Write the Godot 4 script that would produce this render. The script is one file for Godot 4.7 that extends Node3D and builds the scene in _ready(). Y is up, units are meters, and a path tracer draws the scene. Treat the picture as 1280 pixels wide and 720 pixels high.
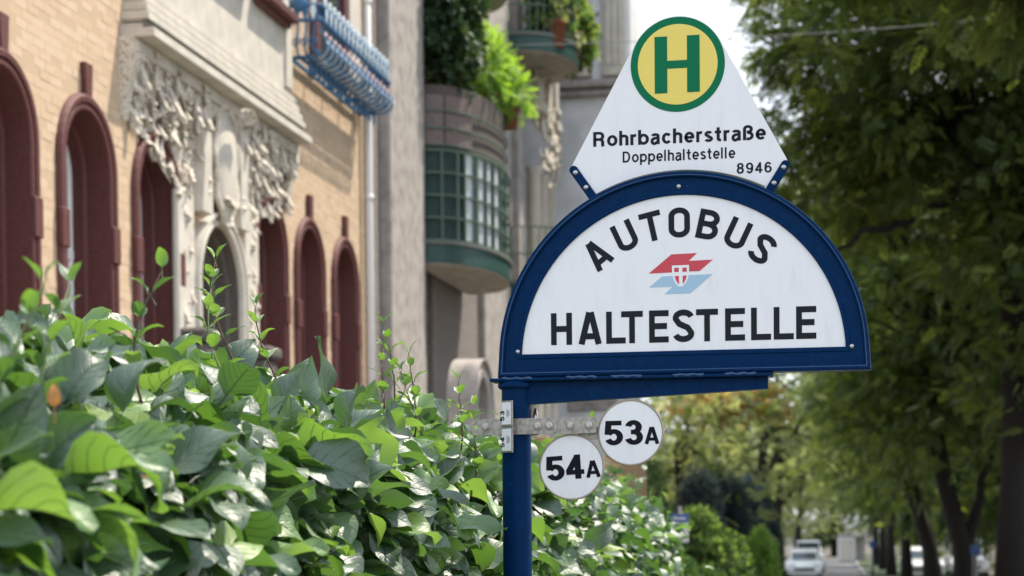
extends Node3D
# A bus stop sign over a leafy hedge, old town houses behind it on the left, a shaded street with trees on the right.
# World: the street runs along -Z and falls gently away, +X is the street side, Y is up. The house fronts stand in the plane x = -6.

var M := {}
var rng := RandomNumberGenerator.new()
var used := {}
const EYE := Vector3(0, 1.85, 0)

# ------------------------------------------------------------------ naming, tagging
func numbered(called: String) -> String:
	if not used.has(called):
		used[called] = 0
		return called
	used[called] += 1
	return "%s_%03d" % [called, used[called]]

func meta(o: Node, label: String, category := "", group := "", kind := "") -> void:
	if label: o.set_meta("label", label)
	if category: o.set_meta("category", category)
	if group: o.set_meta("group", group)
	if kind: o.set_meta("kind", kind)

func thing(called: String, label: String, category: String, at := Vector3.ZERO, group := "", basis := Basis()) -> Node3D:
	var o := Node3D.new()
	o.name = numbered(called)
	add_child(o, true)
	o.transform = Transform3D(basis, at)
	meta(o, label, category, group)
	return o

func put(parent: Node3D, called: String, mesh: Mesh, mat: Material, at := Transform3D()) -> MeshInstance3D:
	var o := MeshInstance3D.new()
	o.name = called if parent != self else numbered(called)
	o.mesh = mesh
	o.material_override = mat
	o.transform = at
	if parent != self:
		var n := 0
		while parent.has_node(NodePath(o.name)):
			n += 1
			o.name = "%s_%03d" % [called, n] if n < 3 else "%s_%03d" % [called, next_number(parent, called)]
	parent.add_child(o, true)
	return o

func next_number(parent: Node, called: String) -> int:
	var key := "n_" + called
	var n: int = parent.get_meta(key, 2) + 1
	parent.set_meta(key, n)
	return n

func done(st: SurfaceTool, parent: Node3D, called: String, mat: Material, at := Transform3D()) -> MeshInstance3D:
	return put(parent, called, finish(st), mat, at)

func finish(st: SurfaceTool) -> ArrayMesh:
	st.generate_normals()
	st.index()
	return st.commit()

func copies(parent: Node3D, called: String, mesh: Mesh, mat: Material, xs: Array) -> MultiMeshInstance3D:
	var mm := MultiMesh.new()
	mm.transform_format = MultiMesh.TRANSFORM_3D
	mm.mesh = mesh
	mm.instance_count = xs.size()
	for i in xs.size():
		mm.set_instance_transform(i, xs[i])
	var o := MultiMeshInstance3D.new()
	o.multimesh = mm
	o.material_override = mat
	o.name = called
	var n := 0
	while parent.has_node(NodePath(o.name)):
		n += 1
		o.name = "%s_%03d" % [called, n]
	parent.add_child(o, true)
	o.set_meta("kind", "stuff")
	return o

# ------------------------------------------------------------------ shape helpers
func begin(smooth := false) -> SurfaceTool:
	var st := SurfaceTool.new()
	st.begin(Mesh.PRIMITIVE_TRIANGLES)
	st.set_smooth_group(0 if smooth else -1)
	return st

func tri(st: SurfaceTool, a: Vector3, b: Vector3, c: Vector3) -> void:   # corners counter-clockwise as seen from outside
	st.add_vertex(a); st.add_vertex(c); st.add_vertex(b)

func quad(st: SurfaceTool, a: Vector3, b: Vector3, c: Vector3, d: Vector3) -> void:
	tri(st, a, b, c); tri(st, a, c, d)

func box(st: SurfaceTool, c: Vector3, s: Vector3, bev := 0.0, basis := Basis()) -> void:
	var h := s / 2.0
	var b := minf(bev, minf(h.x, minf(h.y, h.z)) * 0.9)
	for ax in 3:
		for sg in [-1.0, 1.0]:
			var u := (ax + 1) % 3
			var w := (ax + 2) % 3
			var pts: Array[Vector3] = []
			for k in [[-1, -1], [1, -1], [1, 1], [-1, 1]]:
				var p := Vector3()
				p[ax] = sg * h[ax]
				p[u] = k[0] * (h[u] - b)
				p[w] = k[1] * (h[w] - b)
				pts.append(c + basis * p)
			if sg > 0: quad(st, pts[0], pts[1], pts[2], pts[3])
			else: quad(st, pts[3], pts[2], pts[1], pts[0])
	if b <= 0.0: return
	for ax in 3:                                            # chamfers along each axis
		var u := (ax + 1) % 3
		var w := (ax + 2) % 3
		for k in [[-1, -1], [1, -1], [1, 1], [-1, 1]]:
			var pts: Array[Vector3] = []
			for e in [[-1, 0], [1, 0], [1, 1], [-1, 1]]:
				var p := Vector3()
				p[ax] = e[0] * (h[ax] - b)
				p[u] = k[0] * (h[u] - (b if e[1] else 0.0))
				p[w] = k[1] * (h[w] - (0.0 if e[1] else b))
				pts.append(c + basis * p)
			if k[0] * k[1] > 0: quad(st, pts[0], pts[1], pts[2], pts[3])
			else: quad(st, pts[3], pts[2], pts[1], pts[0])
	for x in [-1, 1]:
		for y in [-1, 1]:
			for z in [-1, 1]:
				var p0 := c + basis * Vector3(x * h.x, y * (h.y - b), z * (h.z - b))
				var p1 := c + basis * Vector3(x * (h.x - b), y * h.y, z * (h.z - b))
				var p2 := c + basis * Vector3(x * (h.x - b), y * (h.y - b), z * h.z)
				if x * y * z > 0: tri(st, p0, p1, p2)
				else: tri(st, p0, p2, p1)

func tube(st: SurfaceTool, pts: Array, radii: Array, n := 8, cap := true, closed := false) -> void:
	var rings := []
	var side := Vector3.ZERO
	var m := pts.size()
	for i in m:
		var t: Vector3
		if closed: t = pts[(i + 1) % m] - pts[(i + m - 1) % m]
		else: t = pts[mini(i + 1, m - 1)] - pts[maxi(i - 1, 0)]
		t = t.normalized()
		if side == Vector3.ZERO:
			side = t.cross(Vector3.UP if absf(t.y) < 0.9 else Vector3.RIGHT).normalized()
		side = (side - t * side.dot(t)).normalized()
		var up := t.cross(side)
		var ring := []
		for k in n:
			var a := TAU * k / n
			ring.append(pts[i] + (side * cos(a) + up * sin(a)) * radii[i % radii.size()])
		rings.append(ring)
	for i in (m if closed else m - 1):
		var j := (i + 1) % m
		for k in n:
			var l := (k + 1) % n
			quad(st, rings[i][k], rings[i][l], rings[j][l], rings[j][k])
	if cap and not closed:
		for k in n:
			tri(st, pts[0], rings[0][(k + 1) % n], rings[0][k])
			tri(st, pts[m - 1], rings[m - 1][k], rings[m - 1][(k + 1) % n])

func lathe(st: SurfaceTool, prof: Array, n := 24, xf := Transform3D(), from := 0.0, to := TAU) -> void:   # prof: Vector2(r, y), upwards
	for k in n:
		var a := lerpf(from, to, float(k) / n)
		var b := lerpf(from, to, float(k + 1) / n)
		for i in prof.size() - 1:
			var p: Vector2 = prof[i]
			var r: Vector2 = prof[i + 1]
			var v0 := xf * Vector3(p.x * cos(a), p.y, -p.x * sin(a))
			var v1 := xf * Vector3(p.x * cos(b), p.y, -p.x * sin(b))
			var v2 := xf * Vector3(r.x * cos(b), r.y, -r.x * sin(b))
			var v3 := xf * Vector3(r.x * cos(a), r.y, -r.x * sin(a))
			if p.x < 1e-5: tri(st, v0, v2, v3)
			elif r.x < 1e-5: tri(st, v0, v1, v2)
			else: quad(st, v0, v1, v2, v3)

func area(p: PackedVector2Array) -> float:
	var s := 0.0
	for i in p.size():
		s += p[i].cross(p[(i + 1) % p.size()])
	return s / 2.0

func slab(st: SurfaceTool, poly: PackedVector2Array, h0: float, h1: float, xf := Transform3D()) -> void:   # a polygon in XY, thick along Z
	var p := poly.duplicate()
	if area(p) < 0: p.reverse()
	var ids := Geometry2D.triangulate_polygon(p)
	for i in range(0, ids.size(), 3):
		var a := p[ids[i]]
		var b := p[ids[i + 1]]
		var c := p[ids[i + 2]]
		if (b - a).cross(c - a) < 0:
			var s := b
			b = c
			c = s
		tri(st, xf * Vector3(a.x, a.y, h1), xf * Vector3(b.x, b.y, h1), xf * Vector3(c.x, c.y, h1))
		tri(st, xf * Vector3(a.x, a.y, h0), xf * Vector3(c.x, c.y, h0), xf * Vector3(b.x, b.y, h0))
	for i in p.size():
		var a := p[i]
		var b := p[(i + 1) % p.size()]
		quad(st, xf * Vector3(a.x, a.y, h0), xf * Vector3(b.x, b.y, h0), xf * Vector3(b.x, b.y, h1), xf * Vector3(a.x, a.y, h1))

func miters(path: PackedVector2Array, closed: bool) -> PackedVector2Array:   # outward (right-hand) normals, stretched at corners
	var out := PackedVector2Array()
	var m := path.size()
	for i in m:
		var t0 := (path[i] - path[(i + m - 1) % m]).normalized()
		var t1 := (path[(i + 1) % m] - path[i]).normalized()
		if not closed and i == 0: t0 = t1
		if not closed and i == m - 1: t1 = t0
		var n := Vector2(t0.y, -t0.x) + Vector2(t1.y, -t1.x)
		n = n.normalized()
		out.append(n / maxf(0.3, n.dot(Vector2(t0.y, -t0.x))))
	return out

func sweep(st: SurfaceTool, path: PackedVector2Array, closed: bool, prof: Array, xf := Transform3D()) -> void:   # prof: Vector2(outward, height)
	var nn := miters(path, closed)
	var m := path.size()
	for i in (m if closed else m - 1):
		var j := (i + 1) % m
		for k in prof.size() - 1:
			var a: Vector2 = prof[k]
			var b: Vector2 = prof[k + 1]
			var p0 := path[i] + nn[i] * a.x
			var p1 := path[i] + nn[i] * b.x
			var p2 := path[j] + nn[j] * b.x
			var p3 := path[j] + nn[j] * a.x
			quad(st, xf * Vector3(p0.x, p0.y, a.y), xf * Vector3(p1.x, p1.y, b.y), xf * Vector3(p2.x, p2.y, b.y), xf * Vector3(p3.x, p3.y, a.y))

func arc(c: Vector2, r: Vector2, a0: float, a1: float, n := 12) -> Array:
	var out := []
	for i in n + 1:
		var a := deg_to_rad(lerpf(a0, a1, float(i) / n))
		out.append(c + Vector2(cos(a) * r.x, sin(a) * r.y))
	return out

# ------------------------------------------------------------------ lettering from strokes
func glyph(ch: String, w: float, narrow: float) -> Dictionary:
	# centre lines of strokes of width w; cap height 1
	var h := w / 2.0
	var x := 0.73
	var s := []       # [points, closed]
	var adv := 0.6
	match ch:
		"o":
			s = [[arc(Vector2(.31, x / 2), Vector2(.31 - h, x / 2 + .01 - h), 0, 345, 23), true]]; adv = .62
		"h":
			s = [[[Vector2(h, 0), Vector2(h, 1)], false], [[Vector2(h, .40)] + arc(Vector2(.275, x - .22), Vector2(.275 - h, .22 + .01 - h), 170, 0, 12) + [Vector2(.55 - h, 0)], false]]; adv = .56
		"r":
			s = [[[Vector2(h, 0), Vector2(h, x)], false], [[Vector2(h, .38)] + arc(Vector2(.31, x - .23), Vector2(.31 - h, .24 - h), 175, 80, 8), false]]; adv = .36
		"b":
			s = [[[Vector2(h, 0), Vector2(h, 1)], false], [arc(Vector2(.32, x / 2), Vector2(.32 - h, x / 2 + .01 - h), 180, -165, 23), true]]; adv = .63
		"p":
			s = [[[Vector2(h, -.27), Vector2(h, x)], false], [arc(Vector2(.32, x / 2), Vector2(.32 - h, x / 2 + .01 - h), 180, -165, 23), true]]; adv = .63
		"a":
			s = [[arc(Vector2(.28, x - .18), Vector2(.26 - h, .19 - h), 170, 0, 10) + [Vector2(.54 - h, .1), Vector2(.575 - h, 0)], false],
				[[Vector2(.54 - h, .43), Vector2(.26, .40)] + arc(Vector2(.22, .205), Vector2(.22 - h, .215 - h + .05), 95, 290, 14) + [Vector2(.42, .15), Vector2(.54 - h, .26)], false]]; adv = .57
		"c":
			s = [[arc(Vector2(.29, x / 2), Vector2(.29 - h, x / 2 + .01 - h), 38, 322, 20), false]]; adv = .55
		"e":
			s = [[[Vector2(.03, x / 2 - .01), Vector2(.58 - h, x / 2 - .01)] + arc(Vector2(.3, x / 2), Vector2(.3 - h, x / 2 + .01 - h), 8, 318, 22), false]]; adv = .6
		"s":
			s = [[arc(Vector2(.26, x - .205), Vector2(.24 - h, .205 + .01 - h), 25, 262, 14) + arc(Vector2(.26, .205), Vector2(.26 - h, .205 + .01 - h), 82, -160, 14), false]]; adv = .53
		"t":
			s = [[[Vector2(.10 + h, .95), Vector2(.10 + h, .2)] + arc(Vector2(.10 + h + .13, .2), Vector2(.13, .2 - h), 190, 270, 6) + [Vector2(.36, h)], false], [[Vector2(0, x - h), Vector2(.36, x - h)], false]]; adv = .40
		"ß":
			s = [[[Vector2(h, 0), Vector2(h, .74)] + arc(Vector2(.285, .76), Vector2(.285 - h, .25 - h), 180, 0, 12) + arc(Vector2(.28, .70), Vector2(.285 - h, .15), 0, -80, 6) + arc(Vector2(.32, .29), Vector2(.30 - h, .3 - h), 88, -90, 12) + [Vector2(.2, h)], false]]; adv = .63
		"l":
			s = [[[Vector2(h, 0), Vector2(h, 1)], false]]; adv = .23
		"R":
			s = [[[Vector2(h, 0), Vector2(h, 1 - h), Vector2(.36, 1 - h)] + arc(Vector2(.38, (1.48 - h) / 2), Vector2(.28 - h, (.52 - h) / 2), 90, -90, 12) + [Vector2(h, .48)], false], [[Vector2(.36, .48)] + arc(Vector2(.40, .28), Vector2(.25 - h, .2), 85, 10, 6) + [Vector2(.65 - h, .1), Vector2(.69 - h, 0)], false]]; adv = .72
		"D":
			s = [[[Vector2(h, h), Vector2(h, 1 - h), Vector2(.3, 1 - h)] + arc(Vector2(.32, .5), Vector2(.36 - h, .5 - h), 90, -90, 16) + [Vector2(.3, h)], true]]; adv = .73
		"A":
			if narrow > 0.0:   # upright industrial capital with a blunt top
				s = [[[Vector2(h * .9, 0), Vector2(narrow / 2 - h * .25, 1)], false], [[Vector2(narrow - h * .9, 0), Vector2(narrow / 2 + h * .25, 1)], false], [[Vector2(.16, .25), Vector2(narrow - .16, .25)], false]]; adv = narrow
			else:
				s = [[[Vector2(h * 1.06, 0), Vector2(.37 - h * .2, 1)], false], [[Vector2(.74 - h * 1.06, 0), Vector2(.37 + h * .2, 1)], false], [[Vector2(.17, .29), Vector2(.57, .29)], false]]; adv = .74
		"8":
			s = [[arc(Vector2(.28, (1.54 - h) / 2), Vector2(.255 - h, (.48 - h) / 2), 0, 345, 19), true], [arc(Vector2(.28, (.52 + h) / 2), Vector2(.28 - h, (.54 - h) / 2), 0, 345, 19), true]]; adv = .58
		"9":
			s = [[arc(Vector2(.28, .67), Vector2(.28 - h, .34 - h), 0, 345, 19), true], [[Vector2(.56 - h, .67)] + arc(Vector2(.28, .45), Vector2(.28 - h, .46 - h), 0, -145, 14), false]]; adv = .58
		"6":
			s = [[arc(Vector2(.28, .33), Vector2(.28 - h, .34 - h), 0, 345, 19), true], [[Vector2(h, .33)] + arc(Vector2(.28, .55), Vector2(.28 - h, .46 - h), 180, 35, 14), false]]; adv = .58
		"4":
			s = [[[Vector2(.46 - h, 0), Vector2(.46 - h, 1)], false], [[Vector2(.46 - h, .93), Vector2(.07, .31)], false], [[Vector2(.0, .28), Vector2(.56, .28)], false]]; adv = .58
		"5":
			s = [[[Vector2(.53, 1 - h), Vector2(.05 + h * .8, 1 - h), Vector2(.02 + h * .8, .43)], false], [arc(Vector2(.285, .325), Vector2(.275 - h + .01, .335 - h), 152, -158, 20), false]]; adv = .58
		"3":
			s = [[arc(Vector2(.27, (1.53 - h) / 2), Vector2(.26 - h, (.49 - h) / 2), 168, -90, 16) + [Vector2(.19, .52)], false], [[Vector2(.19, .52)] + arc(Vector2(.28, (.51 + h) / 2), Vector2(.28 - h, (.53 - h) / 2), 90, -165, 18), false]]; adv = .58
		"H":
			s = [[[Vector2(h, 0), Vector2(h, 1)], false], [[Vector2(narrow - h, 0), Vector2(narrow - h, 1)], false], [[Vector2(h, .5), Vector2(narrow - h, .5)], false]]; adv = narrow
		"L":
			s = [[[Vector2(h, 1), Vector2(h, h), Vector2(narrow * .92, h)], false]]; adv = narrow * .92
		"T":
			s = [[[Vector2(0, 1 - h), Vector2(narrow * 1.02, 1 - h)], false], [[Vector2(narrow * .51, 1 - h), Vector2(narrow * .51, 0)], false]]; adv = narrow * 1.02
		"E":
			s = [[[Vector2(narrow * .92, 1 - h), Vector2(h, 1 - h), Vector2(h, h), Vector2(narrow * .92, h)], false], [[Vector2(h, .51), Vector2(narrow * .84, .51)], false]]; adv = narrow * .92
		"U":
			s = [[[Vector2(h, 1), Vector2(h, .3)] + arc(Vector2(narrow / 2, .29), Vector2(narrow / 2 - h, .29 - h), 180, 360, 14) + [Vector2(narrow - h, .3), Vector2(narrow - h, 1)], false]]; adv = narrow
		"O":
			s = [[arc(Vector2(narrow / 2, .71), Vector2(narrow / 2 - h, .3 - h), 0, 180, 14) + arc(Vector2(narrow / 2, .29), Vector2(narrow / 2 - h, .3 - h), 180, 360, 14), true]]; adv = narrow
		"B":
			s = [[[Vector2(h, .4), Vector2(h, 1 - h), Vector2(narrow * .3, 1 - h)] + arc(Vector2(narrow * .5, (1.52 - h) / 2), Vector2(narrow * .47 - h, (.48 - h) / 2), 90, -90, 10) + [Vector2(h * .6, .52)], false],
				[[Vector2(h, .6), Vector2(h, h), Vector2(narrow * .3, h)] + arc(Vector2(narrow * .5, (.52 + h) / 2), Vector2(narrow * .5 - h, (.52 - h) / 2), -90, 90, 10), false]]; adv = narrow
		"S":
			s = [[arc(Vector2(narrow / 2, .745), Vector2(narrow / 2 - h, .26 - h), 12, 190, 12) + [Vector2(narrow * .3, .565), Vector2(narrow * .7, .44)] + arc(Vector2(narrow / 2, .255), Vector2(narrow / 2 - h, .26 - h), 10, -168, 12), false]]; adv = narrow
	return {"s": s, "adv": adv}

func stroke(st: SurfaceTool, pts: Array, closed: bool, w: float, h1: float, xf: Transform3D) -> void:
	var path := PackedVector2Array(pts)
	var nn := miters(path, closed)
	var h := w / 2.0
	var m := path.size()
	for i in (m if closed else m - 1):
		var j := (i + 1) % m
		var l0 := path[i] - nn[i] * h
		var r0 := path[i] + nn[i] * h
		var l1 := path[j] - nn[j] * h
		var r1 := path[j] + nn[j] * h
		quad(st, xf * Vector3(l0.x, l0.y, h1), xf * Vector3(r0.x, r0.y, h1), xf * Vector3(r1.x, r1.y, h1), xf * Vector3(l1.x, l1.y, h1))
		quad(st, xf * Vector3(r0.x, r0.y, -.0003), xf * Vector3(r1.x, r1.y, -.0003), xf * Vector3(r1.x, r1.y, h1), xf * Vector3(r0.x, r0.y, h1))
		quad(st, xf * Vector3(l1.x, l1.y, -.0003), xf * Vector3(l0.x, l0.y, -.0003), xf * Vector3(l0.x, l0.y, h1), xf * Vector3(l1.x, l1.y, h1))

func letter(st: SurfaceTool, ch: String, w: float, narrow: float, size: Vector2, xf: Transform3D) -> void:
	# strokes of one letter lie a hair above one another, like cut film
	var g := glyph(ch, w, narrow)
	var k := 0
	for s in g.s:
		var sc := Transform3D(Basis.from_scale(Vector3(size.x, size.y, 1)), Vector3.ZERO)
		stroke(st, s[0], s[1], w, .00035 + .00012 * k, xf * sc)
		k += 1

func word(st: SurfaceTool, text: String, w: float, gap: float, from: Vector2, to_x: float, cap: float, z: float) -> void:
	var total := 0.0
	for ch in text:
		total += glyph(ch, w, 0).adv + gap
	total -= gap
	var sx := (to_x - from.x) / total
	var x := from.x
	for ch in text:
		letter(st, ch, w, 0, Vector2(sx, cap), Transform3D(Basis(), Vector3(x, from.y, z)))
		x += (glyph(ch, w, 0).adv + gap) * sx

# ------------------------------------------------------------------ materials
func lin(r: float, g: float, b: float) -> Color:
	return Color(r, g, b).linear_to_srgb()

func mat(called: String, c: Color, rough := 0.8, metal := 0.0) -> StandardMaterial3D:
	var m := StandardMaterial3D.new()
	m.resource_name = called
	m.albedo_color = c
	m.roughness = rough
	m.metallic = metal
	M[called] = m
	return m

func noise_tex(freq: float, seed_: int, stops: Array, size := 512, octaves := 4, normal := 0.0, type := FastNoiseLite.TYPE_SIMPLEX_SMOOTH) -> NoiseTexture2D:
	var n := FastNoiseLite.new()
	n.noise_type = type
	n.frequency = freq
	n.seed = seed_
	n.fractal_octaves = octaves
	var t := NoiseTexture2D.new()
	t.width = size
	t.height = size
	t.seamless = true
	t.noise = n
	if normal > 0.0:
		t.as_normal_map = true
		t.bump_strength = normal
	elif stops:
		var g := Gradient.new()
		g.offsets = PackedFloat32Array(stops.map(func(s): return s[0]))
		g.colors = PackedColorArray(stops.map(func(s): return s[1]))
		t.color_ramp = g
	return t

func grain(m: StandardMaterial3D, scale: float, tex: Texture2D, bump: Texture2D = null, bump_cm := 0.0, world := true) -> void:
	m.uv1_triplanar = true
	m.uv1_world_triplanar = world
	m.uv1_scale = Vector3.ONE * scale
	if tex: m.albedo_texture = tex
	if bump:
		m.heightmap_enabled = true
		m.heightmap_texture = bump
		m.heightmap_scale = bump_cm

func g_(v: float) -> Color:
	return Color(v, v, v)

func leaf_mat(called: String, c: Color, back: Color, rough: float, spec := 0.5) -> StandardMaterial3D:
	var m := mat(called, c, rough)
	m.backlight_enabled = true
	m.backlight = back.linear_to_srgb()
	m.metallic_specular = spec
	return m

func make_materials() -> void:
	var mottle := noise_tex(.012, 3, [[0.0, g_(.72)], [.5, g_(.92)], [1.0, g_(1.0)]])
	var fine := noise_tex(.09, 5, [[0.0, g_(.55)], [.45, g_(.9)], [1.0, g_(1.0)]])
	var lump := noise_tex(.05, 7, [], 512, 5)
	var rough := noise_tex(.02, 11, [[0.0, g_(.35)], [1.0, g_(.65)]])
	# the sign
	var blue := lin(.001, .021, .074)
	var chips := noise_tex(.035, 21, [[0.0, lin(.004, .030, .085)], [.22, lin(.001, .016, .058)], [.5, blue], [.88, blue], [.905, lin(.012, .045, .10)], [.94, lin(.06, .10, .15)], [1.0, lin(.16, .19, .21)]], 512, 5)
	var m := mat("blue_paint", Color.WHITE, .34)
	grain(m, 2.2, chips, noise_tex(.02, 22, [], 256, 3), .03)
	m.roughness_texture = rough
	m.roughness = .8
	m.metallic_specular = .15
	mat("blue_edge", lin(.010, .045, .125), .45)
	m = mat("sign_white", lin(.74, .735, .735), .35)
	m.metallic_specular = .35
	grain(m, 1.0, noise_tex(.012, 31, [[0.0, Color(.96, .96, .958)], [.3, Color(.988, .988, .99)], [.6, g_(.995)], [1.0, g_(1)]], 512, 6))
	m.uv1_scale = Vector3(5.0, .9, 5.0)
	mat("letter_black", lin(.012, .014, .019), .6).metallic_specular = .25
	mat("letter_dark", lin(.005, .006, .009), .6).metallic_specular = .25
	mat("sign_green", lin(.0, .135, .055), .45).metallic_specular = .25
	mat("sign_yellow", lin(.72, .56, .10), .4)
	mat("emblem_red", lin(.50, .035, .055), .45)
	mat("emblem_blue", lin(.30, .45, .57), .45)
	m = mat("steel", lin(.40, .375, .33), .45, .7)
	grain(m, 9.0, mottle)
	mat("bolt_steel", lin(.40, .39, .37), .28, .95)
	m = mat("rim_metal", lin(.33, .28, .22), .45, .6)
	# houses
	m = mat("tan_brick", lin(.68, .50, .335), .85); grain(m, 5.0, fine)
	m = mat("tan_brick_pale", lin(.70, .525, .36), .85); grain(m, 5.0, fine)
	m = mat("tan_brick_dark", lin(.655, .475, .31), .85); grain(m, 5.0, fine)
	m = mat("tan_mortar", lin(.60, .44, .29), .95); grain(m, 3.0, fine)
	m = mat("red_stone", lin(.125, .032, .028), .6); grain(m, 3.0, mottle, lump, .4)
	m = mat("pale_stone", lin(.60, .555, .475), .8); grain(m, .8, noise_tex(.008, 43, [[0.0, g_(.88)], [1.0, g_(1.0)]]))
	m = mat("ornament_stone", lin(.68, .625, .53), .85); grain(m, 2.2, noise_tex(.02, 41, [[0.0, Color(.62, .56, .48)], [.5, g_(.95)], [1.0, g_(1.0)]]), lump, .08)
	m = mat("lead", lin(.13, .13, .115), .6)
	m = mat("dark_stone_and_shade", lin(.15, .13, .115), .85); grain(m, 3.0, mottle, lump, 1.0)  # stone of the portal piers; on the portal reveal it paints shade
	m = mat("door_wood", lin(.13, .075, .042), .6); grain(m, 3.0, mottle)
	mat("white_paint", lin(.72, .72, .70), .5)
	var gl := mat("window_glass", lin(.05, .06, .07), .05)
	gl.metallic_specular = .8
	m = mat("blue_iron", lin(.035, .155, .33), .4); grain(m, 6.0, mottle)
	mat("pale_blue_iron", lin(.62, .73, .80), .4)
	mat("pink_rosette", lin(.60, .42, .40), .6)
	m = mat("rough_stucco", lin(.46, .40, .36), .95)
	grain(m, 1.1, noise_tex(.05, 51, [[0.0, g_(.38)], [.4, g_(.75)], [.6, g_(.95)], [1.0, g_(1.0)]], 512, 4), noise_tex(.06, 52, [], 512, 3), 5.0)
	m = mat("smooth_stucco", lin(.39, .355, .325), .9); grain(m, .5, mottle, lump, .06)
	m = mat("cream_plaster", lin(.47, .42, .35), .9); grain(m, .5, mottle)
	m = mat("pale_grey_stucco", lin(.78, .78, .79), .9); grain(m, .35, noise_tex(.006, 61, [[0.0, g_(.86)], [1.0, g_(1.0)]], 512, 5))
	m = mat("pink_stucco", lin(.52, .37, .30), .9); grain(m, .5, mottle)
	m = mat("cream_stucco", lin(.58, .50, .38), .9); grain(m, .5, mottle)
	m = mat("green_metal", lin(.014, .068, .056), .5); grain(m, 1.5, mottle)
	mat("green_bar", lin(.075, .13, .095), .55)
	m = mat("green_screen", lin(.018, .05, .045), .7); grain(m, 2.0, mottle)
	mat("frosted_panel", lin(.50, .53, .55), .4)
	m = mat("screen_mat", lin(.15, .125, .11), .9)
	grain(m, 2.0, noise_tex(.03, 71, [[0.0, g_(.6)], [1.0, g_(1.0)]]), noise_tex(.1, 72, [], 256, 2), 1.0)
	m = mat("pink_panel", lin(.27, .20, .175), .6); grain(m, 2.5, noise_tex(.02, 73, [[0.0, g_(.5)], [1.0, g_(1.0)]]))
	m = mat("terracotta", lin(.28, .10, .055), .85); grain(m, 4.0, mottle)
	m = mat("wood", lin(.30, .19, .095), .8); grain(m, 4.0, mottle)
	m = mat("roof_tile", lin(.2, .08, .05), .9)
	# ground
	m = mat("asphalt", lin(.13, .13, .135), .9); grain(m, 1.0, fine, lump, .5)
	m = mat("paving", lin(.38, .365, .34), .9); grain(m, 1.0, fine)
	m = mat("bounce_gravel", lin(.47, .44, .39), .95); grain(m, 2.0, fine, lump, 1.0)  # kept pale to throw sunlight back up
	m = mat("kerb_stone", lin(.33, .32, .30), .85); grain(m, 2.0, fine)
	m = mat("earth", lin(.085, .075, .045), .95); grain(m, .6, fine)
	m = mat("verge", lin(.06, .085, .03), .95); grain(m, .4, fine, lump, 3.0)
	m = mat("bark", lin(.036, .029, .024), .95)
	grain(m, 1.5, noise_tex(.03, 81, [[0.0, g_(.5)], [1.0, g_(1.0)]]), noise_tex(.03, 82, [], 256, 4), 4.0)
	mat("twig", lin(.075, .035, .022), .8)
	mat("twig_green", lin(.12, .17, .05), .7)
	# leaves
	var vein := vein_texture()
	for a in [["hedge_leaf_dark", [.031, .062, .035], [.05, .115, .014], .48], ["hedge_leaf_mid", [.040, .083, .038], [.08, .17, .018], .48], ["hedge_leaf_green", [.053, .110, .036], [.15, .28, .028], .48],
			["hedge_leaf_bright", [.075, .155, .030], [.18, .31, .04], .46], ["hedge_leaf_young", [.15, .24, .045], [.28, .43, .06], .5]]:
		m = leaf_mat(a[0], lin(a[1][0], a[1][1], a[1][2]), Color(a[2][0], a[2][1], a[2][2]), a[3], .68)
		m.heightmap_enabled = true
		m.heightmap_texture = vein
		m.heightmap_scale = .15
	mat("leaf_vein", lin(.11, .16, .065), .6)
	leaf_mat("dry_leaf", lin(.40, .16, .04), Color(.3, .14, .02), .6)
	for a in [["tree_leaf_deep", [.034, .054, .017], [.08, .12, .015]], ["tree_leaf_mid", [.044, .070, .020], [.15, .22, .028]], ["tree_leaf_sun_tint", [.105, .125, .048], [.42, .48, .15]], ["tree_leaf_sun_fleck", [.09, .12, .028], [.30, .37, .05]],  # the pale and yellow tones have sunlight painted into the leaf colour
			["maple_leaf_orange", [.46, .29, .10], [.66, .44, .14]], ["maple_leaf_gold", [.48, .38, .11], [.70, .58, .18]], ["conifer_needle", [.034, .054, .058], [.04, .06, .06]], ["bush_leaf", [.032, .060, .020], [.06, .11, .015]],
			["bush_leaf_light", [.10, .17, .05], [.26, .40, .05]], ["lime_leaf", [.15, .27, .035], [.40, .66, .05]], ["ivy_leaf", [.020, .045, .020], [.04, .09, .015]]]:
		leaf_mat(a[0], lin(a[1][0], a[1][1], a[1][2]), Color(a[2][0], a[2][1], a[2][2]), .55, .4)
	# vehicles
	m = mat("car_white", lin(.78, .78, .78), .3); m.clearcoat_enabled = true; m.clearcoat = 1.0; m.clearcoat_roughness = .05
	m = mat("car_dark", lin(.02, .022, .028), .3); m.clearcoat_enabled = true; m.clearcoat = 1.0; m.clearcoat_roughness = .05
	m = mat("car_silver", lin(.42, .43, .45), .35, .3); m.clearcoat_enabled = true; m.clearcoat = 1.0
	mat("car_glass", lin(.03, .045, .055), .04)
	mat("rubber", lin(.02, .02, .02), .85)
	mat("lamp_lens", lin(.6, .6, .62), .15)
	mat("tail_lens", lin(.35, .02, .02), .2)
	mat("board_blue", lin(.03, .09, .30), .4)
	mat("board_white", lin(.62, .60, .56), .5)
	mat("wire", lin(.30, .30, .30), .6)

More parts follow.
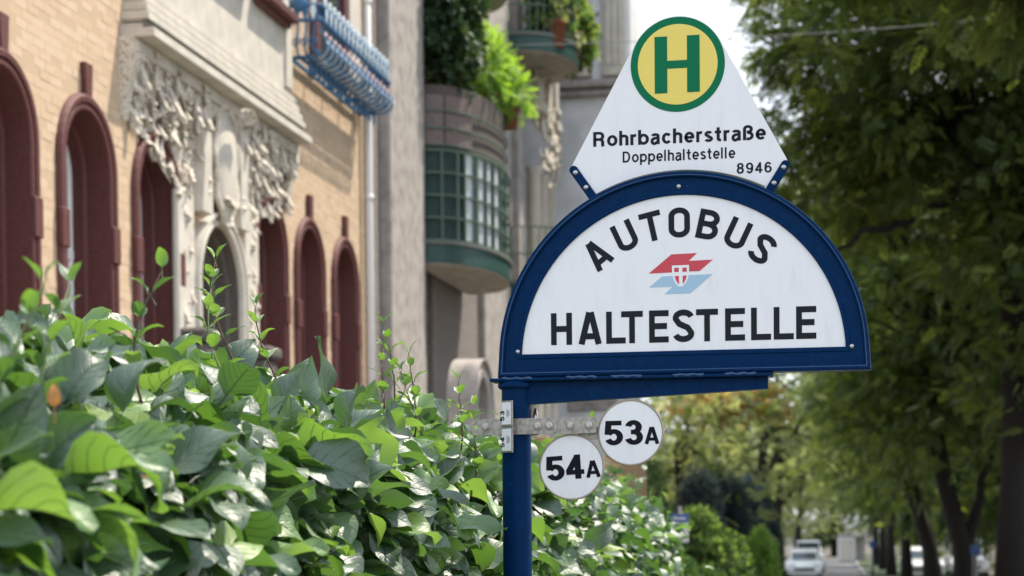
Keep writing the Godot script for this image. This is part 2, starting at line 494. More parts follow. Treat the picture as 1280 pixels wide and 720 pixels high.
func vein_texture() -> ImageTexture:      # relief of a leaf: midrib and side veins sunk, the blade quilted between them; u across, v along
	var n := 256
	var im := Image.create(n, n, false, Image.FORMAT_RF)
	for j in n:
		for i in n:
			var u := absf(float(i) / (n - 1) - .5) * 2.0
			var v := float(j) / (n - 1)
			var mid := 1.0 - exp(-pow(u / .06, 2.0))
			var ph := fposmod((v - u * .26) * 7.0, 1.0)
			var side := 1.0 - .75 * exp(-pow((ph - .5) / .09, 2.0)) * (1.0 - .5 * u)
			var small := .06 * sin(u * 43.0 + ph * 9.0) * sin(v * 61.0)
			im.set_pixel(i, j, Color(clampf(mid * (.35 + .6 * side + small), 0, 1), 0, 0))
	return ImageTexture.create_from_image(im)

# ------------------------------------------------------------------ the start
func _ready() -> void:
	rng.seed = 20240611
	var cam := Camera3D.new()
	cam.name = "camera"
	add_child(cam)
	cam.projection = Camera3D.PROJECTION_FRUSTUM
	cam.near = .05
	cam.far = 1200.0
	cam.size = .05 * 720.0 / 2400.0
	cam.frustum_offset = Vector2(-.0000081, .05 * 375.56 / 2400.0)
	cam.transform = Transform3D(Basis(Vector3.UP, deg_to_rad(10.16)) * Basis(Vector3.RIGHT, deg_to_rad(-2.0)) * Basis(Vector3.BACK, deg_to_rad(-.5)), EYE)
	var at := CameraAttributesPhysical.new()
	at.frustum_focal_length = 85.0
	at.frustum_focus_distance = 4.62
	at.frustum_near = .05
	at.frustum_far = 1200.0
	at.exposure_aperture = 6.6
	cam.attributes = at
	cam.projection = Camera3D.PROJECTION_FRUSTUM
	cam.size = .05 * 720.0 / 2400.0
	cam.frustum_offset = Vector2(-.0000081, .05 * 375.56 / 2400.0)
	cam.current = true

	var sky := ProceduralSkyMaterial.new()
	sky.sky_top_color = Color(.84, .885, .96)
	sky.sky_horizon_color = Color(.97, .98, 1.0)
	sky.sky_curve = .16
	sky.ground_horizon_color = Color(.45, .45, .43)
	sky.ground_bottom_color = Color(.28, .27, .25)
	sky.sky_energy_multiplier = 1.12
	var env := Environment.new()
	env.background_mode = Environment.BG_SKY
	env.sky = Sky.new()
	env.sky.sky_material = sky
	env.background_energy_multiplier = 1.0
	env.tonemap_mode = Environment.TONE_MAPPER_LINEAR
	env.tonemap_exposure = 1.55
	env.sdfgi_enabled = true
	env.ssao_enabled = true
	env.ssil_enabled = true
	var we := WorldEnvironment.new()
	we.name = "world_environment"
	we.environment = env
	add_child(we)

	var sun := DirectionalLight3D.new()
	sun.name = "sun"
	add_child(sun)
	sun.light_color = Color(1.0, .955, .89)
	sun.light_energy = 1.6
	sun.light_angular_distance = .8
	sun.shadow_enabled = true
	sun.look_at_from_position(Vector3.ZERO, Vector3(-.36, -.90, .37), Vector3.UP)

	make_materials()
	make_ground()
	make_brick_house()
	make_grey_house()
	make_far_house()
	make_sign()
	make_hedge()
	make_street_things()
	make_trees()
	make_cars()

# ------------------------------------------------------------------ ground
func fall(z: float) -> float:
	return minf(0.0, .0103 * z)

func sheet(called: String, left: Array, right: Array, lift: float, m: Material, kind := "structure") -> void:   # between two lines of Vector2(x, z), following the slope
	var st := begin()
	for i in left.size() - 1:
		var a: Vector2 = left[i]
		var b: Vector2 = left[i + 1]
		var c: Vector2 = right[i + 1]
		var d: Vector2 = right[i]
		quad(st, Vector3(a.x, fall(a.y) + lift, a.y), Vector3(d.x, fall(d.y) + lift, d.y), Vector3(c.x, fall(c.y) + lift, c.y), Vector3(b.x, fall(b.y) + lift, b.y))
	var o := done(st, self, called, m)
	meta(o, "", "", "", kind)

func make_ground() -> void:
	var st := begin()
	var z := 60.0
	for k in 2:
		var z1 := 0.0 if k == 0 else -600.0
		quad(st, Vector3(-300, fall(z) - .13, z), Vector3(300, fall(z) - .13, z), Vector3(300, fall(z1) - .13, z1), Vector3(-300, fall(z1) - .13, z1))
		z = z1
	meta(done(st, self, "ground", M.earth), "", "", "", "structure")
	var zs := [30.0, 0.0, -30.0, -45.0, -60.0, -64.0, -97.0, -130.0, -185.0]
	var l := [-.35, -.35, -.35, -.6, -1.3, -3.3, -3.75, -4.2, -4.6]
	var r := [2.5, 2.4, 2.3, 1.9, 1.4, 1.3, .45, .1, -.2]
	var le := []
	var ri := []
	var wl := []
	var kl := []
	var kr := []
	var vr := []
	for i in zs.size():
		le.append(Vector2(l[i], zs[i])); ri.append(Vector2(r[i], zs[i]))
		kl.append(Vector2(l[i] - .15, zs[i])); wl.append(Vector2(minf(l[i] - 1.2, -1.05), zs[i]))
		kr.append(Vector2(r[i] + .15, zs[i])); vr.append(Vector2(r[i] + 5.0, zs[i]))
	sheet("road", le, ri, -.12, M.asphalt)
	sheet("added_bounce_yard", [Vector2(-6.0, 8), Vector2(-6.0, 0), Vector2(-6.0, -52)], [Vector2(-2.0, 8), Vector2(-2.0, 0), Vector2(-2.6, -52)], -.02, M.bounce_gravel)  # unseen pale sheet, added to bounce sunlight onto the house fronts
	sheet("pavement", wl, kl, 0.0, M.paving)
	sheet("verge", kr, vr, -.01, M.verge)
	for side in 2:
		var kb := begin()
		for i in zs.size() - 1:
			var a: Vector2 = (kl if side == 0 else ri)[i]
			var b: Vector2 = (le if side == 0 else kr)[i]
			var c: Vector2 = (le if side == 0 else kr)[i + 1]
			var d: Vector2 = (kl if side == 0 else ri)[i + 1]
			var y0 := fall(a.y)
			var y1 := fall(d.y)
			quad(kb, Vector3(a.x, y0 + .004, a.y), Vector3(b.x, y0 + .004, b.y), Vector3(c.x, y1 + .004, c.y), Vector3(d.x, y1 + .004, d.y))
			quad(kb, Vector3(b.x, y0 - .14, b.y), Vector3(c.x, y1 - .14, c.y), Vector3(c.x, y1 + .004, c.y), Vector3(b.x, y0 + .004, b.y))
			quad(kb, Vector3(d.x, y1 - .14, d.y), Vector3(a.x, y0 - .14, a.y), Vector3(a.x, y0 + .004, a.y), Vector3(d.x, y1 + .004, d.y))
		meta(done(kb, self, "kerb", M.kerb_stone), "", "", "", "structure")

# ------------------------------------------------------------------ the sign
func make_sign() -> void:
	var gx := -.826
	var gz := -4.6875
	var s := thing("bus_stop_sign", "tall white and blue bus stop sign with green H and AUTOBUS HALTESTELLE half-round board", "bus stop sign", Vector3(gx, fall(gz), gz))
	var up := -fall(gz)                      # local height of world y = 0
	var O := Vector2(-.4155 - gx, 2.2425 + up)      # centre of the half-round board
	var R := .4485
	# pole with its cap
	var st := begin(true)
	lathe(st, [Vector2(.036, -.3), Vector2(.036, 2.178 + up)], 32)
	var pole := done(st, s, "pole", M.blue_paint)
	st = begin()
	lathe(st, [Vector2(0, 2.176 + up), Vector2(.040, 2.176 + up), Vector2(.045, 2.181 + up), Vector2(.045, 2.189 + up), Vector2(.040, 2.193 + up), Vector2(0, 2.193 + up)], 28)
	done(st, pole, "cap", M.blue_paint)
	# tapering arm under the board
	st = begin()
	slab(st, PackedVector2Array([Vector2(.02, 2.192 + up), Vector2(.02, 2.134 + up), Vector2(.036, 2.138 + up), Vector2(.618, 2.164 + up), Vector2(.618, 2.192 + up)]), -.016, .016)
	box(st, Vector3(.285, 2.1975 + up, .0), Vector3(.69, .008, .074), .002)
	done(st, s, "arm", M.blue_paint)
	st = begin(true)                          # weld beads along the top of the arm
	for k in 5:
		var x0: float = [.0, .16, .27, .42, .545][k]
		var pts := []
		for i in 9:
			pts.append(Vector3(x0 + i * .0095 - .03, 2.2 + up + .0012 * sin(i * 2.1 + k), .0345))
		tube(st, pts, [.0032, .0045, .0038], 6)
	done(st, s, "weld_bead", M.blue_edge)
	# half-round board: panel, frame
	var path := PackedVector2Array()
	var low := asin(.0175 / (R - .056))
	for p in arc(O, Vector2(R - .056, R - .056), rad_to_deg(low), 180 - rad_to_deg(low), 72): path.append(p)
	st = begin()
	slab(st, scaled_half(O, R - .045, -.001, 72), -.018, .016)
	var board := done(st, s, "half_round_board", M.sign_white)
	meta(board, "white half-round panel lettered AUTOBUS HALTESTELLE with a small red and pale blue emblem")
	st = begin()
	sweep(st, path, true, [Vector2(0.0000, .012), Vector2(0.0000, .0195), Vector2(0.0020, .0215), Vector2(0.0100, .0215), Vector2(0.0120, .0195), Vector2(0.0410, .0195), Vector2(0.0425, .0265), Vector2(0.0450, .0290), Vector2(0.0520, .0290), Vector2(0.0552, .0275), Vector2(0.0560, .0240), Vector2(0.0560, -.0240), Vector2(0.0530, -.027), Vector2(0.0000, -.027), Vector2(0.0000, -.016)])
	done(st, board, "frame", M.blue_paint)
	st = begin()
	sweep(st, path, true, [Vector2(0.0456, .02905), Vector2(0.0468, .0297), Vector2(0.0478, .02905)])
	done(st, board, "frame_lip", M.blue_edge)
	for p in [Vector2(O.x - .402, O.y + .024), Vector2(O.x + .407, O.y + .018), Vector2(O.x - .004, O.y + .4125)]:
		st = begin(true)
		lathe(st, [Vector2(.0062, 0), Vector2(.0058, .002), Vector2(.004, .0036), Vector2(0, .0042)], 14, Transform3D(Basis(Vector3.RIGHT, PI / 2), Vector3(p.x, p.y, .0193)))
		done(st, board, "screw", M.bolt_steel)
	# HALTESTELLE
	var w := .187
	var cap := .078
	var nar := .70
	st = begin()
	var lefts := [690.0, 725.2, 760.0, 779.0, 814.0, 843.6, 872.7, 908.6, 940.6, 968.4, 995.8]
	var txt := "HALTESTELLE"
	for i in 11:
		var x: float = -.735 + (lefts[i] - 690.0) / 328.0 * .638 - gx
		var size := cap * (1.08 if txt[i] == "A" else 1.0)
		letter(st, txt[i], w, nar, Vector2(size * .95, cap), Transform3D(Basis(), Vector3(x, 2.281 + up, .0163)))
	done(st, board, "lettering", M.letter_black)
	# AUTOBUS on an arc about the same centre
	st = begin()
	txt = "AUTOBUS"
	for i in 7:
		var a: float = [-38.6, -24.8, -12.4, -.4, 12.6, 25.6, 38.6][i]
		var b := Basis(Vector3.BACK, deg_to_rad(-a))
		var hw: float = (nar * (1.06 if txt[i] == "A" else (.92 if txt[i] == "O" or txt[i] == "U" else .96))) / 2.0 * cap * .95
		letter(st, txt[i], w, nar, Vector2(cap * .95, .071), Transform3D(b, Vector3(O.x - .0035, O.y + .008, .0163)) * Transform3D(Basis(), Vector3(-hw, .283, 0)))
	done(st, board, "lettering", M.letter_black)
	# emblem
	var to := func(p: Array) -> PackedVector2Array:      # from a drawing 9.6 wide
		var out := PackedVector2Array()
		for q in p: out.append(Vector2(-.515 - gx + q[0] * .000203, 2.5206 + up - q[1] * .000203))
		return out
	st = begin()
	slab(st, to.call([[104, 356], [376, 136], [682, 130], [582, 220], [868, 214], [712, 344]]), .0155, .0166)
	done(st, board, "emblem", M.emblem_red)
	st = begin()
	slab(st, to.call([[106, 522], [262, 396], [868, 384], [600, 604], [292, 606], [390, 520]]), .0155, .0166)
	done(st, board, "emblem", M.emblem_blue)
	st = begin()
	slab(st, to.call([[382, 270], [586, 268], [586, 360], [572, 430], [546, 484], [516, 516], [488, 526], [456, 518], [426, 488], [398, 432], [384, 362]]), .0157, .0170)
	done(st, board, "emblem_shield", M.sign_white)
	st = begin()
	for q in [[[410, 298], [464, 298], [464, 348], [410, 348]], [[508, 298], [560, 298], [560, 348], [508, 348]], [[414, 396], [464, 394], [468, 496], [444, 470], [426, 436]], [[510, 394], [558, 392], [548, 436], [530, 468], [510, 494]]]:
		slab(st, to.call(q), .0165, .0174)
	done(st, board, "emblem", M.emblem_red)
	# the triangular plate above
	var C := Vector2(-.422 - gx, 2.951 + up)
	var rc := .1165
	var Lc := Vector2(-.6855 - gx, 2.712 + up)
	var Rc := Vector2(-.1565 - gx, 2.7045 + up)
	var lb := Vector2(-.634 - gx, 2.643 + up)
	var rb := Vector2(-.203 - gx, 2.636 + up)
	var poly := PackedVector2Array()
	poly.append(lb + Vector2(.006, .004))
	var ra := R + .0075
	for k in 31:
		var a := deg_to_rad(lerpf(116.6, 64.2, k / 30.0))
		poly.append(O + Vector2(cos(a), sin(a)) * ra)
	poly.append(rb + Vector2(-.006, .004))
	for p in rounded(Rc, rb, tangent(C, rc, Rc, true), .012): poly.append(p)
	var a0 := (tangent(C, rc, Rc, true) - C).angle()
	var a1 := (tangent(C, rc, Lc, false) - C).angle()
	for p in arc(C, Vector2(rc, rc), rad_to_deg(a0), rad_to_deg(a1), 40): poly.append(p)
	for p in rounded(Lc, tangent(C, rc, Lc, false), lb, .012): poly.append(p)
	st = begin()
	slab(st, poly, .0, .004)
	var plate := done(st, s, "triangular_plate", M.sign_white)
	meta(plate, "white triangular plate with a round green and yellow H sign and the stop name")
	st = begin()                                # folded bright edge behind the plate
	var strip := PackedVector2Array()
	for k in 41:
		var a := deg_to_rad(lerpf(61.0, 119.0, k / 40.0))
		strip.append(O + Vector2(cos(a), sin(a)) * (R + .0075))
	sweep(st, strip, false, [Vector2(0, .004), Vector2(-.001, .004), Vector2(-.001, -.03), Vector2(0, -.03), Vector2(0, .004)])
	done(st, plate, "bright_edge", M.bolt_steel)
	st = begin()
	lathe(st, [Vector2(.1140, 0), Vector2(.1140, .0006), Vector2(0, .0006)], 72, Transform3D(Basis(Vector3.RIGHT, PI / 2), Vector3(C.x, C.y, .004)))
	var ring := done(st, plate, "roundel_ring", M.sign_green)
	st = begin()
	lathe(st, [Vector2(.0965, 0), Vector2(.0965, .0006), Vector2(0, .0006)], 72, Transform3D(Basis(Vector3.RIGHT, PI / 2), Vector3(C.x, C.y, .0046)))
	done(st, plate, "roundel_face", M.sign_yellow)
	st = begin()
	for sx in [-1, 1]: box(st, Vector3(C.x + sx * .0392 - .001, C.y + .000, .0055), Vector3(.0305, .136, .0008))
	box(st, Vector3(C.x - .001, C.y + .000, .00545), Vector3(.05, .0190, .0008))
	done(st, plate, "letter_h", M.sign_green)
	st = begin()
	word(st, "Rohrbacherstraße", .182, .10, Vector2(-.629 - gx, 2.762 + up), -.2105 - gx, .0355, .0042)
	word(st, "Doppelhaltestelle", .158, .11, Vector2(-.557 - gx, 2.7205 + up), -.284 - gx, .0268, .0042)
	word(st, "8946", .158, .13, Vector2(-.281 - gx, 2.6825 + up), -.1965 - gx, .0255, .0042)
	done(st, plate, "lettering", M.letter_black)
	for side in 2:
		var top: Vector2 = (Lc if side == 0 else Rc) + Vector2(.006 if side == 0 else -.006, -.002)
		var bot: Vector2 = (lb if side == 0 else rb) + Vector2(.004 if side == 0 else -.004, -.004)
		var d := (bot - top).normalized()
		var n := Vector2(-d.y, d.x) * .0105
		var tp := PackedVector2Array([bot - n + d * .012, bot + n + d * .012])
		for p in arc(top + d * .004, Vector2(.0105, .0105), rad_to_deg(n.angle()), rad_to_deg(n.angle()) + 180.0, 10): tp.append(p)
		st = begin()
		slab(st, tp, .0042, .0092)
		var tab := done(st, s, "strap_tab", M.blue_paint)
		for f in [.14, .66]:
			var p: Vector2 = top.lerp(bot, f)
			st = begin(true)
			lathe(st, [Vector2(.0066, 0), Vector2(.006, .0018), Vector2(.004, .0034), Vector2(0, .004)], 14, Transform3D(Basis(Vector3.RIGHT, PI / 2), Vector3(p.x, p.y, .0092)))
			done(st, tab, "screw", M.bolt_steel)
	# steel strap across the pole
	var sy := 2.0825 + up
	st = begin()
	for hv in [-1.0, 1.0]:
		var hp := PackedVector2Array([Vector2(-.758 - gx, sy), Vector2(-.758 - gx, sy + hv * .0195)])
		for q in arc(Vector2(-.938 - gx + .0195, sy), Vector2(.0195, .0195 * hv), 90, 180, 8): hp.append(q)
		for q in arc(Vector2(-.921 - gx, sy), Vector2(.0045, .0045 * hv), 180, 0, 10): hp.append(q)
		slab(st, hp, .0362, .0402)
	rounded_bar(st, -.817 - gx, -.6215 - gx, sy, .0195, .0404, .0444, .006)
	rounded_bar(st, -.782 - gx, -.717 - gx, sy - .0005, .0190, .0446, .0486, .010)
	var strap := done(st, s, "mounting_strap", M.steel)
	st = begin(true)
	for k in 2: tube(st, half_ring(Vector3(0, sy - .012 + .024 * k, 0), .0375), [.004], 6)
	box(st, Vector3(.0, sy, -.03), Vector3(.1, .038, .004), .001)
	done(st, strap, "clamp", M.steel)
	for b in [[-.895, .0402], [-.765, .0486], [-.736, .0486], [-.685, .0444], [-.639, .0444]]:
		hex_bolt(strap, Vector3(b[0] - gx, sy, b[1]))
	st = begin(true)
	lathe(st, [Vector2(.007, 0), Vector2(.007, .022), Vector2(.0045, .023), Vector2(.0045, .03), Vector2(0, .03)], 6, Transform3D(Basis(), Vector3(.046, sy + .016, -.012)))
	done(st, strap, "clamp_bolt", M.bolt_steel)
	# two route discs
	for k in 2:
		var c := Vector2(-.539 - gx, 2.0635 + up) if k == 0 else Vector2(-.684 - gx, 1.9815 + up)
		var tilt := deg_to_rad(.5 if k == 0 else 3.6)
		var z := .030 if k == 0 else .034
		var xf := Transform3D(Basis(Vector3.BACK, tilt), Vector3(c.x, c.y, z))
		st = begin()
		lathe(st, [Vector2(0, -.004), Vector2(.0775, -.004), Vector2(.0775, .0), Vector2(0, .0)], 64, xf * Transform3D(Basis(Vector3.RIGHT, PI / 2), Vector3.ZERO))
		var disc := done(st, s, "route_disc", M.sign_white)
		meta(disc, ["white round disc reading 53A", "white round disc reading 54A"][k])
		st = begin(true)
		var pts := []
		for i in 64: pts.append(xf * Vector3(cos(TAU * i / 64) * .0785, sin(TAU * i / 64) * .0785, -.001))
		tube(st, pts, [.0027], 8, false, true)
		done(st, disc, "rim", M.rim_metal)
		st = begin()
		var gl := "53A" if k == 0 else "54A"
		var x := -.0640 if k == 0 else -.0635
		for i in 3:
			var big := i < 2
			var sz := Vector2(.0795, .0590) if big else Vector2(.0500, .0410)
			letter(st, gl[i], .192 if big else .185, 0, sz, xf * Transform3D(Basis(), Vector3(x, -.0295 + (.0 if big else .0005), .0002)))
			x += sz.x * (.58 if big else .74) + (.0035 if i == 0 else .0015)
		done(st, disc, "lettering", M.letter_dark)
		st = begin()
		if k == 0: box(st, Vector3(-.09, .0, -.001), Vector3(.06, .03, .004), .001, Basis())
		else: box(st, Vector3(.03, .07, -.001), Vector3(.03, .06, .004), .001, Basis())
		var hold := done(st, disc, "bracket", M.steel, Transform3D(Basis(), Vector3(c.x, c.y, z - .006)))
	# two small turned route plates
	for k in 2:
		var c := Vector3(-.838 - gx, (2.1135 if k == 0 else 2.049) + up, .062)
		var xf := Transform3D(Basis(Vector3.UP, deg_to_rad(-48.0)) * Basis(Vector3.BACK, deg_to_rad(-1.0)), c)
		st = begin()
		box(st, Vector3.ZERO, Vector3(.050, .062, .004), .0008)
		var pl := done(st, s, "route_plate", M.steel, xf)
		st = begin()
		box(st, Vector3(0, 0, .0025), Vector3(.043, .054, .0012), .0003)
		done(st, pl, "face", M.sign_white)
		st = begin()
		var gl := "53" if k == 0 else "54"
		for i in 2: letter(st, gl[i], .17, 0, Vector2(.019, .019), Transform3D(Basis(Vector3.BACK, PI / 2), Vector3(-.008, -.018 + i * .014, .0033)))
		for i in 3: box(st, Vector3(.004 + i * .005, .0, .0033), Vector3(.0015, .02 - i * .004, .0006))
		done(st, pl, "lettering", M.letter_black)

func scaled_half(o: Vector2, r: float, low: float, n: int) -> PackedVector2Array:
	var p := PackedVector2Array([Vector2(o.x - r, o.y + low), Vector2(o.x + r, o.y + low)])
	for q in arc(o, Vector2(r, r), .2, 179.8, n): p.append(q)
	return p

func tangent(c: Vector2, r: float, p: Vector2, right: bool) -> Vector2:   # where the line from p touches the circle
	var d := p.distance_to(c)
	var a := acos(r / d)
	return c + ((p - c).normalized() * r).rotated(a if right else -a)

func rounded(corner: Vector2, before: Vector2, after: Vector2, r: float) -> Array:
	var a := corner + (before - corner).normalized() * r
	var b := corner + (after - corner).normalized() * r
	var out := []
	for i in 6:
		var t := i / 5.0
		out.append(a.lerp(corner, t).lerp(corner.lerp(b, t), t))
	return out

func rounded_bar(st: SurfaceTool, x0: float, x1: float, y: float, hh: float, z0: float, z1: float, r: float) -> void:
	var p := PackedVector2Array()
	r = minf(r, hh)
	for q in arc(Vector2(x1 - r, y - hh + r), Vector2(r, r), -90, 0, 6): p.append(q)
	for q in arc(Vector2(x1 - r, y + hh - r), Vector2(r, r), 0, 90, 6): p.append(q)
	for q in arc(Vector2(x0 + r, y + hh - r), Vector2(r, r), 90, 180, 6): p.append(q)
	for q in arc(Vector2(x0 + r, y - hh + r), Vector2(r, r), 180, 270, 6): p.append(q)
	var clean := PackedVector2Array()
	for i in p.size():
		if p[i].distance_to(p[(i + 1) % p.size()]) > 1e-4: clean.append(p[i])
	slab(st, clean, z0, z1)

func half_ring(c: Vector3, r: float) -> Array:
	var out := []
	for i in 17:
		var a := PI * i / 16.0
		out.append(c + Vector3(cos(a) * r, 0, -sin(a) * r))
	return out

func hex_bolt(parent: Node3D, at: Vector3) -> void:
	var turn := Transform3D(Basis(Vector3.RIGHT, PI / 2), at)
	var st := begin()
	lathe(st, [Vector2(.0122, 0), Vector2(.0122, .0014), Vector2(0, .0014)], 24, turn)
	done(st, parent, "washer", M.rim_metal)
	st = begin()
	lathe(st, [Vector2(.0095, .0014), Vector2(.0095, .0062), Vector2(.0078, .0074), Vector2(0, .0074)], 6, turn * Transform3D(Basis(Vector3.UP, rng.randf() * TAU), Vector3.ZERO))
	lathe(st, [Vector2(.0052, .007), Vector2(.0052, .0115), Vector2(.0044, .0124), Vector2(0, .0124)], 14, turn)
	done(st, parent, "bolt", M.bolt_steel)

# ------------------------------------------------------------------ house fronts; local x runs down the street, y up, z out of the wall
const FRONT := Basis(Vector3(0, 0, -1), Vector3(0, 1, 0), Vector3(1, 0, 0))

func hollow_wall(st: SurfaceTool, x0: float, x1: float, y0: float, y1: float, holes: Array, back: float) -> void:
	# a wall with arched openings: holes are [centre x, radius, sill y, spring y], in order along x
	var x := x0
	for i in holes.size():
		var h: Array = holes[i]
		var nx: float = x1 if i == holes.size() - 1 else (h[0] + h[1] + holes[i + 1][0] - holes[i + 1][1]) / 2.0
		var p := PackedVector2Array([Vector2(x, h[2]), Vector2(h[0] - h[1], h[2])])
		for q in arc(Vector2(h[0], h[3]), Vector2(h[1], h[1]), 180, 0, 20): p.append(q)
		p.append(Vector2(h[0] + h[1], h[2]))
		p.append(Vector2(nx, h[2])); p.append(Vector2(nx, y1)); p.append(Vector2(x, y1))
		slab(st, p, back, 0.0)
		x = nx
	box(st, Vector3((x0 + x1) / 2, (y0 + holes[0][2]) / 2, back / 2), Vector3(x1 - x0, holes[0][2] - y0, -back))

func arch_path(cx: float, r: float, sill: float, spring: float, n := 20) -> PackedVector2Array:
	var p := PackedVector2Array([Vector2(cx + r, sill)])
	for q in arc(Vector2(cx, spring), Vector2(r, r), 0, 180, n): p.append(q)
	p.append(Vector2(cx - r, sill))
	return p

func make_brick_house() -> void:
	var base := Vector3(-6, fall(-17.6), -17.6)
	var up := -base.y
	var h := thing("brick_house", "tan brick house with dark red arched windows, carved stone bay and blue iron balcony", "house", base, "", FRONT)
	var wins := [-6.15, -4.66, -3.13, -1.58, 1.70, 3.17, 4.68, ]
	var ro := .575
	var ri := .445
	var spring := 4.675 + up
	var sill := 2.55 + up
	var holes := []
	for i in 4: holes.append([wins[i], ri + .03, sill, spring])
	holes.append([0.0, .62, sill, 4.07 + up])
	for i in range(4, 7): holes.append([wins[i], ri + .03, sill, spring])
	var st := begin()
	hollow_wall(st, -9.0, 5.66, -.6, 11.2, holes, -.45)
	box(st, Vector3(-1.67, 5.3, -6.2), Vector3(14.6, 11.8, 11.4))
	done(st, h, "wall", M.tan_mortar)
	st = begin()
	box(st, Vector3(-1.67, 11.45, -5.8), Vector3(15.2, .5, 12.6), .05)
	done(st, h, "roof", M.roof_tile)
	# bricks, laid in running bond
	var bm: Array[Mesh] = []
	for v in 3:
		st = begin()
		box(st, Vector3(0, 0, -.0112), Vector3(.2005 + .001 * v, .0695 - .0005 * v, .024), .002)
		bm.append(finish(st))
	var mats := [M.tan_brick, M.tan_brick_pale, M.tan_brick_dark]
	var spots := []
	var row := 0
	var y := 2.95 + up
	while y < 8.6 + up:
		var x := -5.4 + (.1025 if row % 2 else 0.0)
		while x < 5.56:
			var top: float = 6.05 + .26 * (x + 5.0) + up
			var ok := y < top
			for k in holes.size():
				var c: Array = holes[k]
				var rr: float = (ro if k != 4 else .76) - .03
				if y < c[3] and absf(x - c[0]) < rr + .06: ok = false
				if y >= c[3] and Vector2(x - c[0], y - c[3]).length() < rr + .03: ok = false
			if ok: spots.append(Vector3(x + rng.randfn() * .001, y + rng.randfn() * .0008, rng.randfn() * .0012))
			x += .205
		y += .0735
		row += 1
	spots.sort_custom(func(a, b): return a.x < b.x)
	var heaps := [[], [], []]
	var singles := 0
	for p in spots:
		var pick := rng.randi() % 3
		var xf := Transform3D(Basis(), p)
		var seen: bool = p.y > 3.75 + up and p.x > -4.9
		if seen and singles < 290:
			singles += 1
			put(h, "brick", bm[rng.randi() % 3], mats[pick], xf)
		else: heaps[pick].append(xf)
	for k in 3: copies(h, "brickwork", bm[k], mats[k], heaps[k])
	# window surrounds, keystones, sashes
	for i in 7:
		var cx: float = wins[i]
		st = begin()
		sweep(st, arch_path(cx, ri, sill, spring), false, [Vector2(-.03, -.33), Vector2(-.03, -.19), Vector2(-.018, -.17), Vector2(0, -.165), Vector2(0, .028), Vector2(.012, .040), Vector2(.040, .040), Vector2(.046, .028), Vector2(.060, .028), Vector2(.066, .052), Vector2(.105, .056), Vector2(.120, .046), Vector2(.130, .018), Vector2(.130, -.02)])
		for sx in [-1, 1]:
			box(st, Vector3(cx + sx * (ri + .072), 4.13 + up, .040), Vector3(.145, .30, .044), .008)
		var sur := done(st, h, "window_surround", M.red_stone)
		st = begin()
		slab(st, PackedVector2Array([Vector2(cx - .055, spring + ro - .02), Vector2(cx + .055, spring + ro - .02), Vector2(cx + .075, spring + ro + .24), Vector2(cx - .075, spring + ro + .24)]), -.01, .05)
		done(st, sur, "keystone", M.red_stone)
		st = begin()
		var pts := arch_path(cx, ri - .005, sill, spring)
		sweep(st, pts, false, [Vector2(-.075, -.36), Vector2(-.075, -.30), Vector2(-.06, -.285), Vector2(-.0, -.285), Vector2(0, -.33)])
		box(st, Vector3(cx, (sill + spring + ri) / 2, -.32), Vector3(.07, spring + ri - sill, .05), .006)
		box(st, Vector3(cx, 4.05 + up, -.315), Vector3(2 * ri, .09, .07), .01)
		box(st, Vector3(cx, sill + .04, -.30), Vector3(2 * ri, .08, .08), .006)
		var sash := done(st, h, "window", M.white_paint)
		st = begin()
		slab(st, pts, -.37, -.345)
		done(st, sash, "pane", M.window_glass)
		st = begin()
		box(st, Vector3(cx, sill - .03, -.12), Vector3(2 * ri + .3, .07, .5), .01)
		done(st, sur, "sill", M.red_stone)
	# carved portal: pale outer arch, then a stepped reveal coloured dark to paint its shade
	st = begin()
	sweep(st, arch_path(0, .60, sill, 4.07 + up, 28), false, [Vector2(-.003, .03), Vector2(0, .06), Vector2(.02, .085), Vector2(.05, .085), Vector2(.06, .07), Vector2(.085, .07), Vector2(.10, .10), Vector2(.13, .10), Vector2(.14, .05), Vector2(.14, -.02)])
	var portal := done(st, h, "portal_arch", M.pale_stone)
	st = begin()
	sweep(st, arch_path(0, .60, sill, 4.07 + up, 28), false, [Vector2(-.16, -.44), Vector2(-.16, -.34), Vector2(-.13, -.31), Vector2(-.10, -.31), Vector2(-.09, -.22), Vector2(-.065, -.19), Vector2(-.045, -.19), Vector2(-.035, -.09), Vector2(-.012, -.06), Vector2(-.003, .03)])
	done(st, portal, "stepped_reveal", M.dark_stone_and_shade)  # dark colour painted in for the shade inside the arch
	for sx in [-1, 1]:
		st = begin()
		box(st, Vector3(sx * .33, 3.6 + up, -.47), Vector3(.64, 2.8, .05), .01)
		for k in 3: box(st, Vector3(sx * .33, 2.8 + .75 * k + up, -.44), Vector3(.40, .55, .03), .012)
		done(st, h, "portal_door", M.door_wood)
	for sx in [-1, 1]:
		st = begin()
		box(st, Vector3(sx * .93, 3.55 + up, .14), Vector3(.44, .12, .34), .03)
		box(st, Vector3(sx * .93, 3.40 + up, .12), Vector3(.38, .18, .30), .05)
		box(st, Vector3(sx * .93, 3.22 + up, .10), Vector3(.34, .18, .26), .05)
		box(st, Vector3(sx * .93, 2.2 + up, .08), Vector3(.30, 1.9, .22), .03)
		done(st, h, "portal_pier", M.dark_stone_and_shade)
	# the bay on its corbel
	st = begin()
	box(st, Vector3(0, 5.925 + up, .15), Vector3(4.70, .075, .30 + .002), .006)
	box(st, Vector3(0, 5.985 + up, .12), Vector3(4.62, .05, .24))
	for k in 4: box(st, Vector3(0, 6.075 + .082 * k + up, .115 - .012 * k), Vector3(4.62 - .05 * k, .066, .25 - .024 * k), .008)
	for k in 4: box(st, Vector3(0, 6.075 + .082 * k + up, .09 - .012 * k), Vector3(4.58 - .05 * k, .09, .18 - .024 * k))
	box(st, Vector3(0, 8.0 + up, .07), Vector3(4.14, 3.4, .15), .01)
